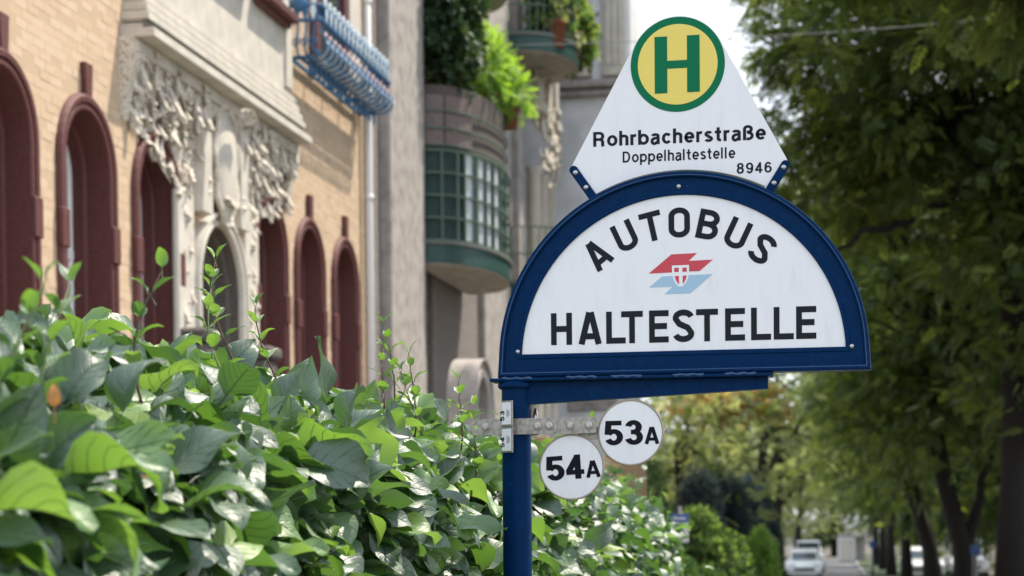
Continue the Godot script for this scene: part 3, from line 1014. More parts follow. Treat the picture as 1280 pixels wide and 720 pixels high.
	for sx in [-1, 1]: box(st, Vector3(sx * 1.96, 6.82 + up, .15), Vector3(.22, .84, .05), .01)
	var bay := done(st, h, "bay", M.pale_stone)
	st = begin()
	var fl := Transform3D(FRONT.inverse(), Vector3.ZERO)
	slab(st, PackedVector2Array([Vector2(.29, 5.968 + up), Vector2(.29, 5.975 + up), Vector2(.20, 6.036 + up), Vector2(.20, 5.968 + up)]), -2.33, 2.33, Transform3D(Basis(Vector3(0, 0, 1), Vector3(0, 1, 0), Vector3(-1, 0, 0)), Vector3.ZERO))
	done(st, bay, "lead_flashing", M.lead)
	for k in 3:
		st = begin()
		box(st, Vector3(-1.35 + 1.35 * k, 7.10 + up, .19), Vector3(1.16, .10, .20), .015)
		box(st, Vector3(-1.35 + 1.35 * k, 7.03 + up, .16), Vector3(1.10, .06, .12), .01)
		var bsill := done(st, bay, "bay_sill", M.red_stone)
		st = begin()
		box(st, Vector3(-1.35 + 1.35 * k, 8.0 + up, .145), Vector3(.95, 1.7, .02))
		done(st, bay, "bay_pane", M.window_glass)
	# corbel body: a cove that leans out to carry the bay
	st = begin()
	for k in 48:
		var xa := -2.32 + 4.64 * k / 48.0
		var xb := -2.32 + 4.64 * (k + 1) / 48.0
		var la := corbel_low(absf(xa)) + up
		var lb := corbel_low(absf(xb)) + up
		for j in 8:
			var t0 := j / 8.0
			var t1 := (j + 1) / 8.0
			var f := func(x: float, lo: float, t: float) -> Vector3: return Vector3(x, lerpf(lo, 5.89 + up, t), .012 + .13 * pow(t, 2.2))
			quad(st, f.call(xa, la, t0), f.call(xb, lb, t0), f.call(xb, lb, t1), f.call(xa, la, t1))
	for sx in [-1, 1]:
		var p := PackedVector2Array([Vector2(0, 5.2 + up), Vector2(.03, 5.22 + up), Vector2(.08, 5.5 + up), Vector2(.15, 5.7 + up), Vector2(.13, 5.89 + up), Vector2(0, 5.89 + up)])
		slab(st, p, sx * 2.32 - .06, sx * 2.32 + .06, Transform3D(Basis(Vector3(0, 0, 1), Vector3(0, 1, 0), Vector3(-1, 0, 0)), Vector3.ZERO))
	var corbel := done(st, h, "corbel", M.ornament_stone)
	st = begin()
	box(st, Vector3(0, 5.83 + up, .075), Vector3(4.66, .115, .15), .01)
	done(st, corbel, "band", M.pale_stone)
	make_ornament(h, up)
	# blue iron balcony beyond the bay
	make_blue_balcony(h, up)
	# rain pipe at the far corner
	st = begin(true)
	tube(st, [Vector3(5.60, -.2, .09), Vector3(5.60, 11.1, .09)], [.045], 14)
	for k in 4: tube(st, [Vector3(5.60, 1.2 + 2.4 * k, .09), Vector3(5.60, 1.28 + 2.4 * k, .09)], [.055], 14)
	done(st, h, "rain_pipe", M.white_paint)
	# red framed window behind the balcony
	st = begin()
	for sx in [-1, 1]: box(st, Vector3(4.05 + sx * .62, 8.3 + up, .03), Vector3(.2, 2.6, .10), .01)
	box(st, Vector3(4.05, 9.6 + up, .03), Vector3(1.44, .2, .12), .01)
	var dw := done(st, h, "balcony_door_surround", M.red_stone)
	st = begin()
	box(st, Vector3(4.05, 8.25 + up, .015), Vector3(1.05, 2.5, .03))
	done(st, dw, "door_leaf", M.window_glass)
	st = begin()
	box(st, Vector3(5.2, 8.8 + up, .02), Vector3(.52, 3.2, .05), .01)
	done(st, h, "corner_strip", M.pale_stone)

func corbel_low(a: float) -> float:      # lower edge of the carved corbel, by distance from its middle
	if a < .76: return 4.80
	if a < 1.15: return 4.55
	return lerpf(4.85, 5.22, clampf((a - 1.15) / .9, 0, 1))

func acanthus(l: float, w: float, curl: float, lobes: int) -> ArrayMesh:   # a carved curling leaf: grows along +Y, faces +Z
	var st := begin(true)
	var nl := 14
	var nw := 6
	var g := []
	for i in nl + 1:
		var t := i / float(nl)
		var row := []
		var wid := w * pow(sin(PI * pow(t * .94 + .03, .75)), .7) * (.72 + .28 * absf(sin(t * PI * lobes)))
		var a := curl * t * t * 2.2
		var yy := l * (t - .18 * curl * t * t * t)
		var out := l * .30 * sin(minf(a, 2.2)) * (1.0 if a < 1.4 else 1.15)
		if a > 1.5: yy -= l * .25 * (a - 1.5)
		for j in nw + 1:
			var s := j / float(nw) * 2.0 - 1.0
			var ridge := .12 * w * (1.0 - s * s) + .10 * w * cos(s * 9.0) - .3 * w * s * s
			row.append(Vector3(s * wid, yy - absf(s) * w * .25 * sin(t * PI * lobes), .02 + out + ridge))
		g.append(row)
	for i in nl:
		for j in nw:
			quad(st, g[i][j], g[i][j + 1], g[i + 1][j + 1], g[i + 1][j])
	for i in nl:                             # give it thickness down to the stone behind
		quad(st, g[i + 1][0], g[i + 1][0] * Vector3(.8, 1, .35), g[i][0] * Vector3(.8, 1, .35), g[i][0])
		quad(st, g[i][nw], g[i][nw] * Vector3(.8, 1, .35), g[i + 1][nw] * Vector3(.8, 1, .35), g[i + 1][nw])
	return finish(st)

func volute(r: float, thick: float, turns: float) -> ArrayMesh:
	var st := begin(true)
	var pts := []
	var rad := []
	for i in 34:
		var t := i / 33.0
		var a := t * turns * TAU
		var q := r * (1.0 - .82 * t)
		pts.append(Vector3(cos(a) * q, sin(a) * q, .02 + .05 * t))
		rad.append(thick * (1.0 - .45 * t))
	tube(st, pts, rad, 7)
	return finish(st)

func make_ornament(h: Node3D, up: float) -> void:
	var r := RandomNumberGenerator.new()
	r.seed = 77
	var am := [acanthus(.25, .055, .8, 4), acanthus(.19, .05, 1.1, 3), acanthus(.30, .05, .6, 5), acanthus(.14, .045, 1.3, 3)]
	var vm := [volute(.10, .022, 1.8), volute(.065, .017, 1.6)]
	var m: Material = M.ornament_stone
	var n := 0
	var place := func(x: float, y: float, ang: float, mesh: Mesh, lift: float, sc: float) -> void:
		for sx in [-1.0, 1.0]:
			var b := Basis(Vector3.BACK, -ang * sx)
			b = b * Basis.from_scale(Vector3(sc * sx, sc, sc * .62))
			b = Basis(Vector3.RIGHT, lift) * b
			var lo := corbel_low(absf(x)) + up
			var t := clampf((y - lo) / (5.89 + up - lo), 0, 1) if absf(x) > .40 else .0
			put(h, "acanthus_leaf" if mesh in am else "scroll", mesh, m, Transform3D(b, Vector3(x * sx, y, .13 * pow(t, 2.2) + r.randf() * .05)))
	# wings under the bay
	var tries := 0
	var taken := []
	while n < 125 and tries < 4000:
		tries += 1
		var x := r.randf_range(.5, 2.3)
		var y := r.randf_range(4.6, 5.86) + up
		if y < corbel_low(x) + up + .02 + (.0 if x > 1.2 else .2): continue
		var ok := true
		for q in taken:
			if q.distance_to(Vector2(x, y)) < .058: ok = false
		if not ok: continue
		taken.append(Vector2(x, y))
		var ang := PI + r.randf_range(-1.3, 1.1) + (.4 if x > 1.4 else 0.0)
		place.call(x, y, ang, am[r.randi() % 4], r.randf_range(-.35, .25), r.randf_range(.55, 1.1))
		n += 1
	for q in [[2.24, 5.72, 0.0, 0], [1.55, 5.62, .9, 0], [1.05, 5.66, 2.2, 0], [.62, 5.30, .4, 1], [1.85, 5.36, 1.5, 1], [.86, 4.86, .2, 1], [2.15, 5.42, .5, 1]]:
		place.call(q[0], q[1] + up, q[2], vm[q[3]], 0.0, 1.0)
	# the hanging festoons on both sides of the portal
	for k in 13:
		var y := 4.78 - .115 * k
		place.call(.93 + .06 * sin(k * 1.7), y + up, PI + .35 * sin(k * 2.3), am[(k * 3) % 4], .0, .95)
		if k % 2 == 0: place.call(.98 - .08 * sin(k * 1.7), y + up, PI - .8 + .5 * sin(k), am[1], .0, .8)
	for k in 4: place.call(.80, 4.62 - .3 * k + up, .4 * k, vm[1], 0.0, .8)
	# panels and central cartouche
	var st := begin()
	for sx in [-1, 1]:
		st = begin()
		box(st, Vector3(sx * .96, 4.05 + up, .03), Vector3(.46, 1.6, .06), .02)
		slab(st, PackedVector2Array([Vector2(sx * .42, 4.72 + up), Vector2(sx * .70, 4.72 + up), Vector2(sx * .62, 5.2 + up), Vector2(sx * .72, 5.6 + up), Vector2(sx * .44, 5.78 + up)]), .01, .13)
		done(st, h, "ornament_panel", M.pale_stone)
	st = begin(true)
	for i in 24:                                     # a swelling oval shield
		for j in 6:
			var f := func(ii: int, jj: int) -> Vector3:
				var a := TAU * ii / 24.0
				var t := jj / 6.0
				return Vector3(cos(a) * .29 * t, 5.30 + up + sin(a) * (.48 if sin(a) > 0 else .60) * t, .12 + .06 * sqrt(maxf(0.0, 1.0 - t * t)))
			quad(st, f.call(i, j), f.call(i, j + 1), f.call(i + 1, j + 1), f.call(i + 1, j))
	var shield := done(st, h, "cartouche", M.pale_stone)
	st = begin(true)
	var pts := []
	for i in 40:
		var a := TAU * i / 40.0
		pts.append(Vector3(cos(a) * .31, 5.30 + up + sin(a) * (.50 if sin(a) > 0 else .62), .12 + .02 * sin(a * 8.0)))
	tube(st, pts, [.036, .028], 7, false, true)
	done(st, shield, "rim", M.ornament_stone)
	# a mask-like shell at the head of the cartouche
	for k in 7:
		var a := -1.2 + .4 * k
		put(h, "acanthus_leaf", am[1], m, Transform3D(Basis(Vector3.BACK, -a) * Basis(Vector3.RIGHT, .25), Vector3(.06 * sin(a), 5.66 + up, .27)))
	for k in 5:
		var a := -.9 + .45 * k + PI
		put(h, "acanthus_leaf", am[3], m, Transform3D(Basis(Vector3.BACK, -a), Vector3(.10 * sin(a), 4.93 + up, .15)))

func make_blue_balcony(h: Node3D, up: float) -> void:
	var x0 := 2.36
	var x1 := 5.44
	var y0 := 6.86 + up
	var top := 7.36 + up
	var d := .40
	var st := begin()
	for k in 3: box(st, Vector3((x0 + x1) / 2, y0 - .02, .04 + .11 * k), Vector3(x1 - x0 - .1, .045, .03), .006)
	for k in 5: box(st, Vector3(x0 + .1 + (x1 - x0 - .2) * k / 4.0, y0 - .02, .15), Vector3(.03, .04, .28), .006)
	var b := done(st, h, "balcony", M.blue_iron)
	meta(b, "blue painted iron balcony with bulging scrolled bars")
	st = begin()
	for k in 2:
		var yy := top - .15 * k
		box(st, Vector3((x0 + x1) / 2, yy, d), Vector3(x1 - x0, .035, .05), .006)
		for x in [x0, x1]: box(st, Vector3(x, yy, d / 2), Vector3(.05, .034, d), .006)
	box(st, Vector3((x0 + x1) / 2, y0 + .03, d - .06), Vector3(x1 - x0, .03, .03), .004)
	box(st, Vector3((x0 + x1) / 2, top - .075, d - .035), Vector3(x1 - x0, .12, .012), .002)
	done(st, b, "rail", M.blue_iron)
	# belly bars, shared mesh: from the rail in to the waist, out to the belly, under to the floor
	var belly := [Vector3(0, top - .15, .40), Vector3(0, top - .22, .385), Vector3(0, top - .28, .40), Vector3(0, top - .35, .44), Vector3(0, top - .42, .455), Vector3(0, top - .49, .42), Vector3(0, top - .53, .34), Vector3(0, top - .535, .25)]
	st = begin()
	for i in belly.size() - 1:
		var a: Vector3 = belly[i]
		var c: Vector3 = belly[i + 1]
		var nrm := Vector3(0, (c - a).z, -(c - a).y).normalized() * .007
		for sx in [-1]:
			quad(st, a + Vector3(-.011, 0, 0) + nrm, c + Vector3(-.011, 0, 0) + nrm, c + Vector3(.011, 0, 0) + nrm, a + Vector3(.011, 0, 0) + nrm)
			quad(st, a + Vector3(.011, 0, 0) - nrm, c + Vector3(.011, 0, 0) - nrm, c + Vector3(-.011, 0, 0) - nrm, a + Vector3(-.011, 0, 0) - nrm)
			quad(st, a + Vector3(.011, 0, 0) + nrm, c + Vector3(.011, 0, 0) + nrm, c + Vector3(.011, 0, 0) - nrm, a + Vector3(.011, 0, 0) - nrm)
			quad(st, a + Vector3(-.011, 0, 0) - nrm, c + Vector3(-.011, 0, 0) - nrm, c + Vector3(-.011, 0, 0) + nrm, a + Vector3(-.011, 0, 0) + nrm)
	var bar := finish(st)
	st = begin()
	for i in range(3, belly.size() - 1):           # a broad pale strip round the lower belly
		var a: Vector3 = belly[i] + Vector3(0, 0, .006)
		var c: Vector3 = belly[i + 1] + Vector3(0, 0, .006)
		var nrm := Vector3(0, (c - a).z, -(c - a).y).normalized() * .004
		quad(st, a + Vector3(-.017, 0, 0) + nrm, c + Vector3(-.017, 0, 0) + nrm, c + Vector3(.017, 0, 0) + nrm, a + Vector3(.017, 0, 0) + nrm)
		quad(st, a + Vector3(.017, 0, 0) - nrm, c + Vector3(.017, 0, 0) - nrm, c + Vector3(-.017, 0, 0) - nrm, a + Vector3(-.017, 0, 0) - nrm)
	var strip := finish(st)
	st = begin()                                  # petal: a pale pressed tongue between the two rails
	slab(st, PackedVector2Array([Vector2(-.02, top + .0), Vector2(-.034, top - .06), Vector2(-.014, top - .13), Vector2(0, top - .16), Vector2(.014, top - .13), Vector2(.034, top - .06), Vector2(.02, top + .0)]), .42, .432)
	slab(st, PackedVector2Array([Vector2(-.024, top + .02), Vector2(-.028, top + .075), Vector2(0, top + .11), Vector2(.028, top + .075), Vector2(.024, top + .02)]), .40, .425)
	var petal := finish(st)
	st = begin(true)
	lathe(st, [Vector2(.032, 0), Vector2(.03, .012), Vector2(.015, .022), Vector2(0, .024)], 10, Transform3D(Basis(Vector3.RIGHT, PI / 2), Vector3(0, top - .285, .408)))
	var ros := finish(st)
	st = begin()                                  # drop hanging under the floor edge
	slab(st, PackedVector2Array([Vector2(-.03, y0 - .04), Vector2(0, y0 - .17), Vector2(.03, y0 - .04)]), .22, .25)
	var drop := finish(st)
	st = begin(true)
	var pts := []
	for i in 26:
		var t := i / 25.0
		pts.append(Vector3(cos(t * 9.0) * .05 * (1 - .75 * t), top - .40 + sin(t * 9.0) * .05 * (1 - .75 * t), .462))
	tube(st, pts, [.008], 5)
	var curl := finish(st)
	var n := 17
	for k in n:
		var x := x0 + .07 + (x1 - x0 - .14) * k / (n - 1)
		put(b, "bar", bar, M.blue_iron, Transform3D(Basis(), Vector3(x, 0, 0)))
		put(b, "belly_strip", strip, M.pale_blue_iron, Transform3D(Basis(), Vector3(x + .045, 0, 0)))
		if k < n - 1:
			var xm := x + .092
			put(b, "petal", petal, M.pale_blue_iron, Transform3D(Basis(), Vector3(xm, 0, 0)))
			put(b, "rosette", ros, M.pink_rosette, Transform3D(Basis(), Vector3(xm, 0, 0)))
			put(b, "scroll", curl, M.blue_iron, Transform3D(Basis(), Vector3(xm, 0, 0)))
			put(b, "drop", drop, M.blue_iron, Transform3D(Basis(), Vector3(xm, 0, 0)))
	for side in 2:                                # the two ends of the balcony
		var x: float = x0 if side == 0 else x1
		for k in 4:
			var z := .06 + .09 * k
			var turn := Transform3D(Basis(Vector3.UP, -PI / 2 if side == 0 else PI / 2), Vector3(x + (.40 if side == 0 else -.40), 0, z))
			put(b, "bar", bar, M.blue_iron, turn)
			put(b, "petal", petal, M.pale_blue_iron if k == 3 else M.blue_iron, turn)
			put(b, "scroll", curl, M.blue_iron, turn)
	st = begin(true)
	lathe(st, [Vector2(.09, 0), Vector2(.085, .02), Vector2(.05, .04), Vector2(0, .05)], 18, Transform3D(Basis(Vector3.BACK, PI / 2), Vector3(x0 - .02, top + .02, .18)))
	done(st, b, "medallion", M.blue_iron)

# ------------------------------------------------------------------ the grey house with stacked round balconies
func round_path(a: float, d: float, n := 28) -> PackedVector2Array:      # bow-fronted outline, local x along the wall, y outwards
	var p := PackedVector2Array()
	for i in n + 1:
		var t := PI * i / n
		p.append(Vector2(cos(t) * a, pow(sin(t), .75) * d))
	return p

func bow(st: SurfaceTool, path: PackedVector2Array, y0: float, y1: float, off := 0.0, thick := .02) -> void:   # an upright bent sheet
	var xf := Transform3D(Basis(Vector3(1, 0, 0), Vector3(0, 0, 1), Vector3(0, -1, 0)), Vector3.ZERO)    # (x, y, h) -> (x, -h, y)
	sweep(st, path, false, [Vector2(off, -y0), Vector2(off + thick, -y0), Vector2(off + thick, -y1), Vector2(off, -y1), Vector2(off, -y0)], xf)

func bow_floor(st: SurfaceTool, path: PackedVector2Array, y0: float, y1: float) -> void:
	slab(st, path, -y1, -y0, Transform3D(Basis(Vector3(1, 0, 0), Vector3(0, 0, 1), Vector3(0, -1, 0)), Vector3.ZERO))

func make_grey_house() -> void:
	var base := Vector3(-6, fall(-30), -23.3)
	var up := -base.y
	var h := thing("grey_house", "grey stucco house with stacked round green balconies", "house", base, "", FRONT)
	var st := begin()
	box(st, Vector3(.42, 6.4, -.10), Vector3(.78, 13.8, .20), .02)
	box(st, Vector3(6.1, 6.4, -.35), Vector3(3.35, 13.8, .5), .02)      # stucco pier seen under and over the balcony
	box(st, Vector3(13.2, 6.4, -.8), Vector3(3.6, 13.8, .5))
	done(st, h, "rough_wall", M.rough_stucco)
	st = begin()
	box(st, Vector3(1.82, 6.4, -.04), Vector3(2.02, 13.8, .36), .025)
	box(st, Vector3(9.1, 6.4, -.24), Vector3(2.6, 13.8, .5), .025)
	box(st, Vector3(10.95, 6.4, -.05), Vector3(.55, 13.8, .3), .02)
	done(st, h, "smooth_pilaster", M.smooth_stucco)
	st = begin()
	box(st, Vector3(7.6, 6.4, -4.0), Vector3(15.2, 13.8, 6.2))
	box(st, Vector3(3.7, 6.4, -1.2), Vector3(1.4, 13.8, .1))
	done(st, h, "wall", M.smooth_stucco)
	st = begin()
	box(st, Vector3(7.6, 13.5, -3.4), Vector3(15.6, .4, 8.0), .05)
	done(st, h, "roof", M.roof_tile)
	# two columns of balconies
	for col in 2:
		var cx := 4.72 if col == 0 else 11.55
		for lev in 3:
			var y := (5.43 if col == 0 else 5.75) + 4.35 * lev - (0.0 if col == 0 else 0.0) + up
			if lev == 2: continue
			balcony(h, cx, y, 1.84 if col == 0 else 1.35, .92 if col == 0 else 1.05, col == 0 and lev == 0, col)
	# carved capital and slender columns between the grey house and its neighbour
	st = begin(true)
	for k in 3:
		lathe(st, [Vector2(.13, 3.0 + up), Vector2(.12, 8.25 + up), Vector2(.15, 8.3 + up), Vector2(.15, 8.38 + up)], 14, Transform3D(Basis(), Vector3(11.9 + .9 * k, 0, .16)))
	var cols := done(st, h, "column", M.pale_stone)
	var r := RandomNumberGenerator.new()
	r.seed = 5
	var am := [acanthus(.42, .13, .9, 3), acanthus(.36, .12, 1.2, 3), volute(.19, .06, 1.6)]
	for k in 3:
		st = begin()
		box(st, Vector3(11.9 + .9 * k, 9.45 + up, .2), Vector3(.5, .22, .4), .04)
		box(st, Vector3(11.9 + .9 * k, 10.0 + up, .18), Vector3(.4, .9, .34), .04)
		done(st, cols, "impost", M.pale_stone)
	for k in 64:
		var c := k % 3
		var y := 8.3 + r.randf() * 2.3
		var b := Basis(Vector3.BACK, r.randf_range(-.9, .9) + (PI if r.randf() < .4 else 0.0))
		put(h, "capital_leaf", am[r.randi() % 3], M.ornament_stone, Transform3D(b * Basis.from_scale(Vector3(1, 1, .6)), Vector3(11.9 + .9 * c + r.randf_range(-.34, .34), y + up, .22 + r.randf() * .12)))

func balcony(h: Node3D, cx: float, y: float, a: float, d: float, full: bool, col: int) -> void:
	var path := round_path(a, d)
	var flip := PackedVector2Array()
	for p in path: flip.append(p)
	var at := Transform3D(Basis(), Vector3(cx, 0, -.02))
	var st := begin()
	bow_floor(st, path, y, y + .07)
	var b := done(st, h, "balcony", M.cream_plaster, at)
	# closed outward normals need the path to run with the wall on its left
	st = begin(); bow(st, flip, y + .02, y + .28, 0.0); done(st, b, "apron", M.green_metal)
	st = begin(); bow(st, flip, y + .28, y + .32, .0, .05); done(st, b, "apron_rim", M.lead)
	var ht := 1.24 if full else .95
	var screen := .88 if full else 0.0
	if full:
		st = begin(); bow(st, flip, y + .34, y + .34 + ht, -.06); done(st, b, "lining", M.green_screen)
		for k in 4:                                # frosted strips behind the grid, towards the far end
			var seg := PackedVector2Array()
			for i in 4:
				var t: float = lerpf([.667, .885, 1.07, 1.26][k], [.808, 1.03, 1.19, 1.39][k], i / 3.0)
				seg.append(Vector2(cos(PI - t) * a, pow(sin(t), .75) * d))
			seg.reverse()
			st = begin(); bow(st, seg, y + .37, y + .32 + ht, -.045, .03)
			done(st, b, "frosted_panel", M.frosted_panel)
		# reed matting above with old panes
		st = begin(); bow(st, flip, y + .37 + ht, y + .37 + ht + screen, -.07, .015); done(st, b, "reed_screen", M.screen_mat)
		for k in 2:
			for j in 3:
				var seg := PackedVector2Array()
				for i in 5:
					var t: float = lerpf([.05, .38][k], [.345, .82][k], i / 4.0)
					seg.append(Vector2(cos(PI - t) * a, pow(sin(t), .75) * d))
				seg.reverse()
				st = begin(); bow(st, seg, y + .43 + ht + .235 * j, y + .64 + ht + .235 * j, -.045, .012); done(st, b, "old_pane", M.pink_panel)
	# the grid of bars
	var levels := 5 if full else 3
	for j in levels:
		st = begin()
		var yy := y + .34 + ht * j / (levels - 1)
		bow(st, flip, yy - .012, yy + .012, -.005, .03)
		done(st, b, "hoop", M.green_bar)
	if full:
		for j in 3:
			st = begin()
			bow(st, flip, y + .43 + ht + .235 * j - .02, y + .43 + ht + .235 * j, -.03, .02)
			done(st, b, "hoop", M.green_bar)
	var tt := [.02, .30, .535, .65, .83, .87, 1.045, 1.22, 1.42, 1.65, 2.0, 2.4, 2.8, 3.1]
	var nb := 14 if full else 25
	for i in nb:
		var t: float = tt[i] if full else lerpf(.02, PI - .02, i / float(nb - 1))
		var p := Vector2(cos(PI - t) * (a + .012), pow(sin(t), .75) * (d + .012))
		st = begin()
		box(st, Vector3(p.x, y + .34 + ht / 2, p.y), Vector3(.022, ht, .022) if not full else Vector3(.03, ht, .03), 0)
		done(st, b, "upright", M.green_bar)

# ------------------------------------------------------------------ the pale house that juts out further down
func make_far_house() -> void:
	var base := Vector3(-6, fall(-45), -38.4)
	var up := -base.y
	var h := thing("pale_house", "pale grey house jutting out past the grey house with fluted pilasters", "house", base, "", FRONT)
	var st := begin()
	box(st, Vector3(.8, 9.0, -.2), Vector3(1.6, 20.0, 3.6), .03)
	done(st, h, "wall", M.pale_grey_stucco)
	st = begin()
	box(st, Vector3(7.6, 7.4, -3.2), Vector3(11.8, 16.0, 6.2), .03)
	done(st, h, "wing", M.cream_stucco)
	st = begin()
	box(st, Vector3(8.4, 3.4, -.06), Vector3(9.6, 4.4, .16), .01)
	done(st, h, "base_course", M.pink_stucco)
	st = begin()
	box(st, Vector3(.75, 10.55 + up, -.05), Vector3(1.9, .16, 3.8), .03)
	box(st, Vector3(.75, 10.38 + up, -.07), Vector3(1.76, .12, 3.68), .02)
	done(st, h, "ledge", M.smooth_stucco)
	st = begin()
	box(st, Vector3(.8, 19.2, -.1), Vector3(2.1, .4, 4.1), .05)
	done(st, h, "cornice", M.smooth_stucco)
	for k in 3:
		st = begin()
		box(st, Vector3(-.06, 14.4 + up, 1.28 - .66 * k), Vector3(.14, 7.4, .46), .02)
		for j in 3: box(st, Vector3(-.14, 14.4 + up, 1.28 - .66 * k + .13 * (j - 1)), Vector3(.05, 7.0, .07), .015)
		done(st, h, "pilaster", M.pale_stone)
	st = begin()
	box(st, Vector3(-.02, 5.0 + up, .8), Vector3(.06, 1.9, 1.0), .02)
	done(st, h, "recess_panel", M.smooth_stucco)
	for k in 5:
		for lev in 3:
			st = begin()
			var c := Vector3(3.2 + 2.1 * k, 4.2 + 4.0 * lev + up, -.07)
			box(st, c + Vector3(-.5, 0, .06), Vector3(.1, 2.1, .14), .01)
			box(st, c + Vector3(.5, 0, .06), Vector3(.1, 2.1, .14), .01)
			box(st, c + Vector3(0, 1.05, .08), Vector3(1.2, .14, .2), .01)
			box(st, c + Vector3(0, -1.05, .08), Vector3(1.2, .12, .2), .01)
			var w := done(st, h, "window", M.white_paint)
			st = begin()
			box(st, c + Vector3(0, 0, .045), Vector3(.92, 2.0, .06))
			done(st, w, "pane", M.window_glass)
	st = begin()
	box(st, Vector3(2.0, 3.2, .12), Vector3(.35, 5.0, .3), .03)
	done(st, h, "drain_pier", M.cream_stucco)

# ------------------------------------------------------------------ hedge
var leaf_grid := {}

func leaf_mesh(l: float, w: float, fold: float, bend: float, wave: float, ph: float, nl := 9, nw := 2, stalk := true) -> ArrayMesh:   # grows along +Z, upper face +Y
	var st := begin(true)
	var rows := []
	var z := 0.0
	var y := 0.0
	for i in nl + 1:
		var t := i / float(nl)
		var wid := w * pow(sin(PI * pow(clampf(t, .0, 1.0), .68)), .78) * (1.0 - .26 * t) + .0004
		if t > .84: wid *= lerpf(1.0, .5, (t - .84) / .16)
		var a := bend * (t - .25) * 1.3 - .25 * bend
		var row := []
		for j in nw * 2 + 1:
			var s := (j - nw) / float(nw)
			var up := fold * absf(s) * wid + wave * w * sin(t * 8.5 + ph + s * 1.3) * s * s - .25 * fold * s * s * wid
			row.append([Vector3(s * wid, y + up * cos(a), z + up * sin(a)), Vector2(.5 + .5 * s, t)])
		rows.append(row)
		z += cos(a) * l / nl
		y -= sin(a) * l / nl
	for i in nl:
		for j in nw * 2:
			var c := [rows[i][j], rows[i + 1][j], rows[i + 1][j + 1], rows[i][j + 1]]
			for k in [0, 2, 1, 0, 3, 2]:
				st.set_uv(c[k][1])
				st.add_vertex(c[k][0])
	if stalk:
		st.set_uv(Vector2(.5, 0))
		var p := [Vector3(0, -.012, -.034), Vector3(0, -.003, -.016), Vector3(0, .001, .004)]
		tube(st, p, [.0014, .0012, .0011], 4, false)
	var m := finish(st)
	leaf_grid[m] = rows
	return m

func veins(m: ArrayMesh, rows: Array) -> void:      # midrib and side veins as a second surface, standing a little proud of the blade on both faces
	var st := begin()
	var n := rows.size() - 1
	var q: int = rows[0].size() / 2
	var at := func(u: float, t: float) -> Vector3:          # a point of the blade
		var fi := clampf(t * n, 0, n - .001)
		var i := int(fi)
		var fj := clampf((u + 1.0) * q, 0, 2 * q - .001)
		var j := int(fj)
		var a: Vector3 = (rows[i][j][0] as Vector3).lerp(rows[i][j + 1][0], fj - j)
		var b: Vector3 = (rows[i + 1][j][0] as Vector3).lerp(rows[i + 1][j + 1][0], fj - j)
		return a.lerp(b, fi - i)
	var lines := [[Vector2(0, .0), Vector2(0, .2), Vector2(0, .4), Vector2(0, .6), Vector2(0, .8), Vector2(0, .97)]]
	for k in 5:
		for s in [-1.0, 1.0]:
			var t := .08 + .15 * k
			lines.append([Vector2(0, t), Vector2(.35 * s, t + .07), Vector2(.66 * s, t + .15), Vector2(.9 * s, t + .25)])
	for ln in lines:
		var main: bool = ln[1].x == 0.0
		for k in ln.size() - 1:
			var a: Vector3 = at.call(ln[k].x, ln[k].y)
			var b: Vector3 = at.call(ln[k + 1].x, ln[k + 1].y)
			if a.distance_to(b) < .001: continue
			var side := Vector3.UP.cross(b - a).normalized()
			var up := (b - a).cross(side).normalized()
			var w0: float = (.0013 if main else .0006) * (1.0 - .6 * ln[k].y)
			for f in [1.0, -1.0]:
				var e: Vector3 = up * f * (.0007 if main else .0005)
				var c: Vector3 = side * w0 * f
				quad(st, a - c + e * .2, a + c + e * .2, b + c + e * .2, b - c + e * .2)
				quad(st, a - c + e * .2, b - c + e * .2, b + e, a + e)
				quad(st, a + e, b + e, b + c + e * .2, a + c + e * .2)
	st.generate_normals()
	st.commit(m)

func leaf_basis(dir: Vector3, up: Vector3, sc: float) -> Basis:
	var d := dir.normalized()
	var x := up.cross(d).normalized()
	var y := d.cross(x)
	return Basis(x, y, d) * Basis.from_scale(Vector3.ONE * sc)

func randv(r: RandomNumberGenerator) -> Vector3:
	return Vector3(r.randfn(), r.randfn(), r.randfn())

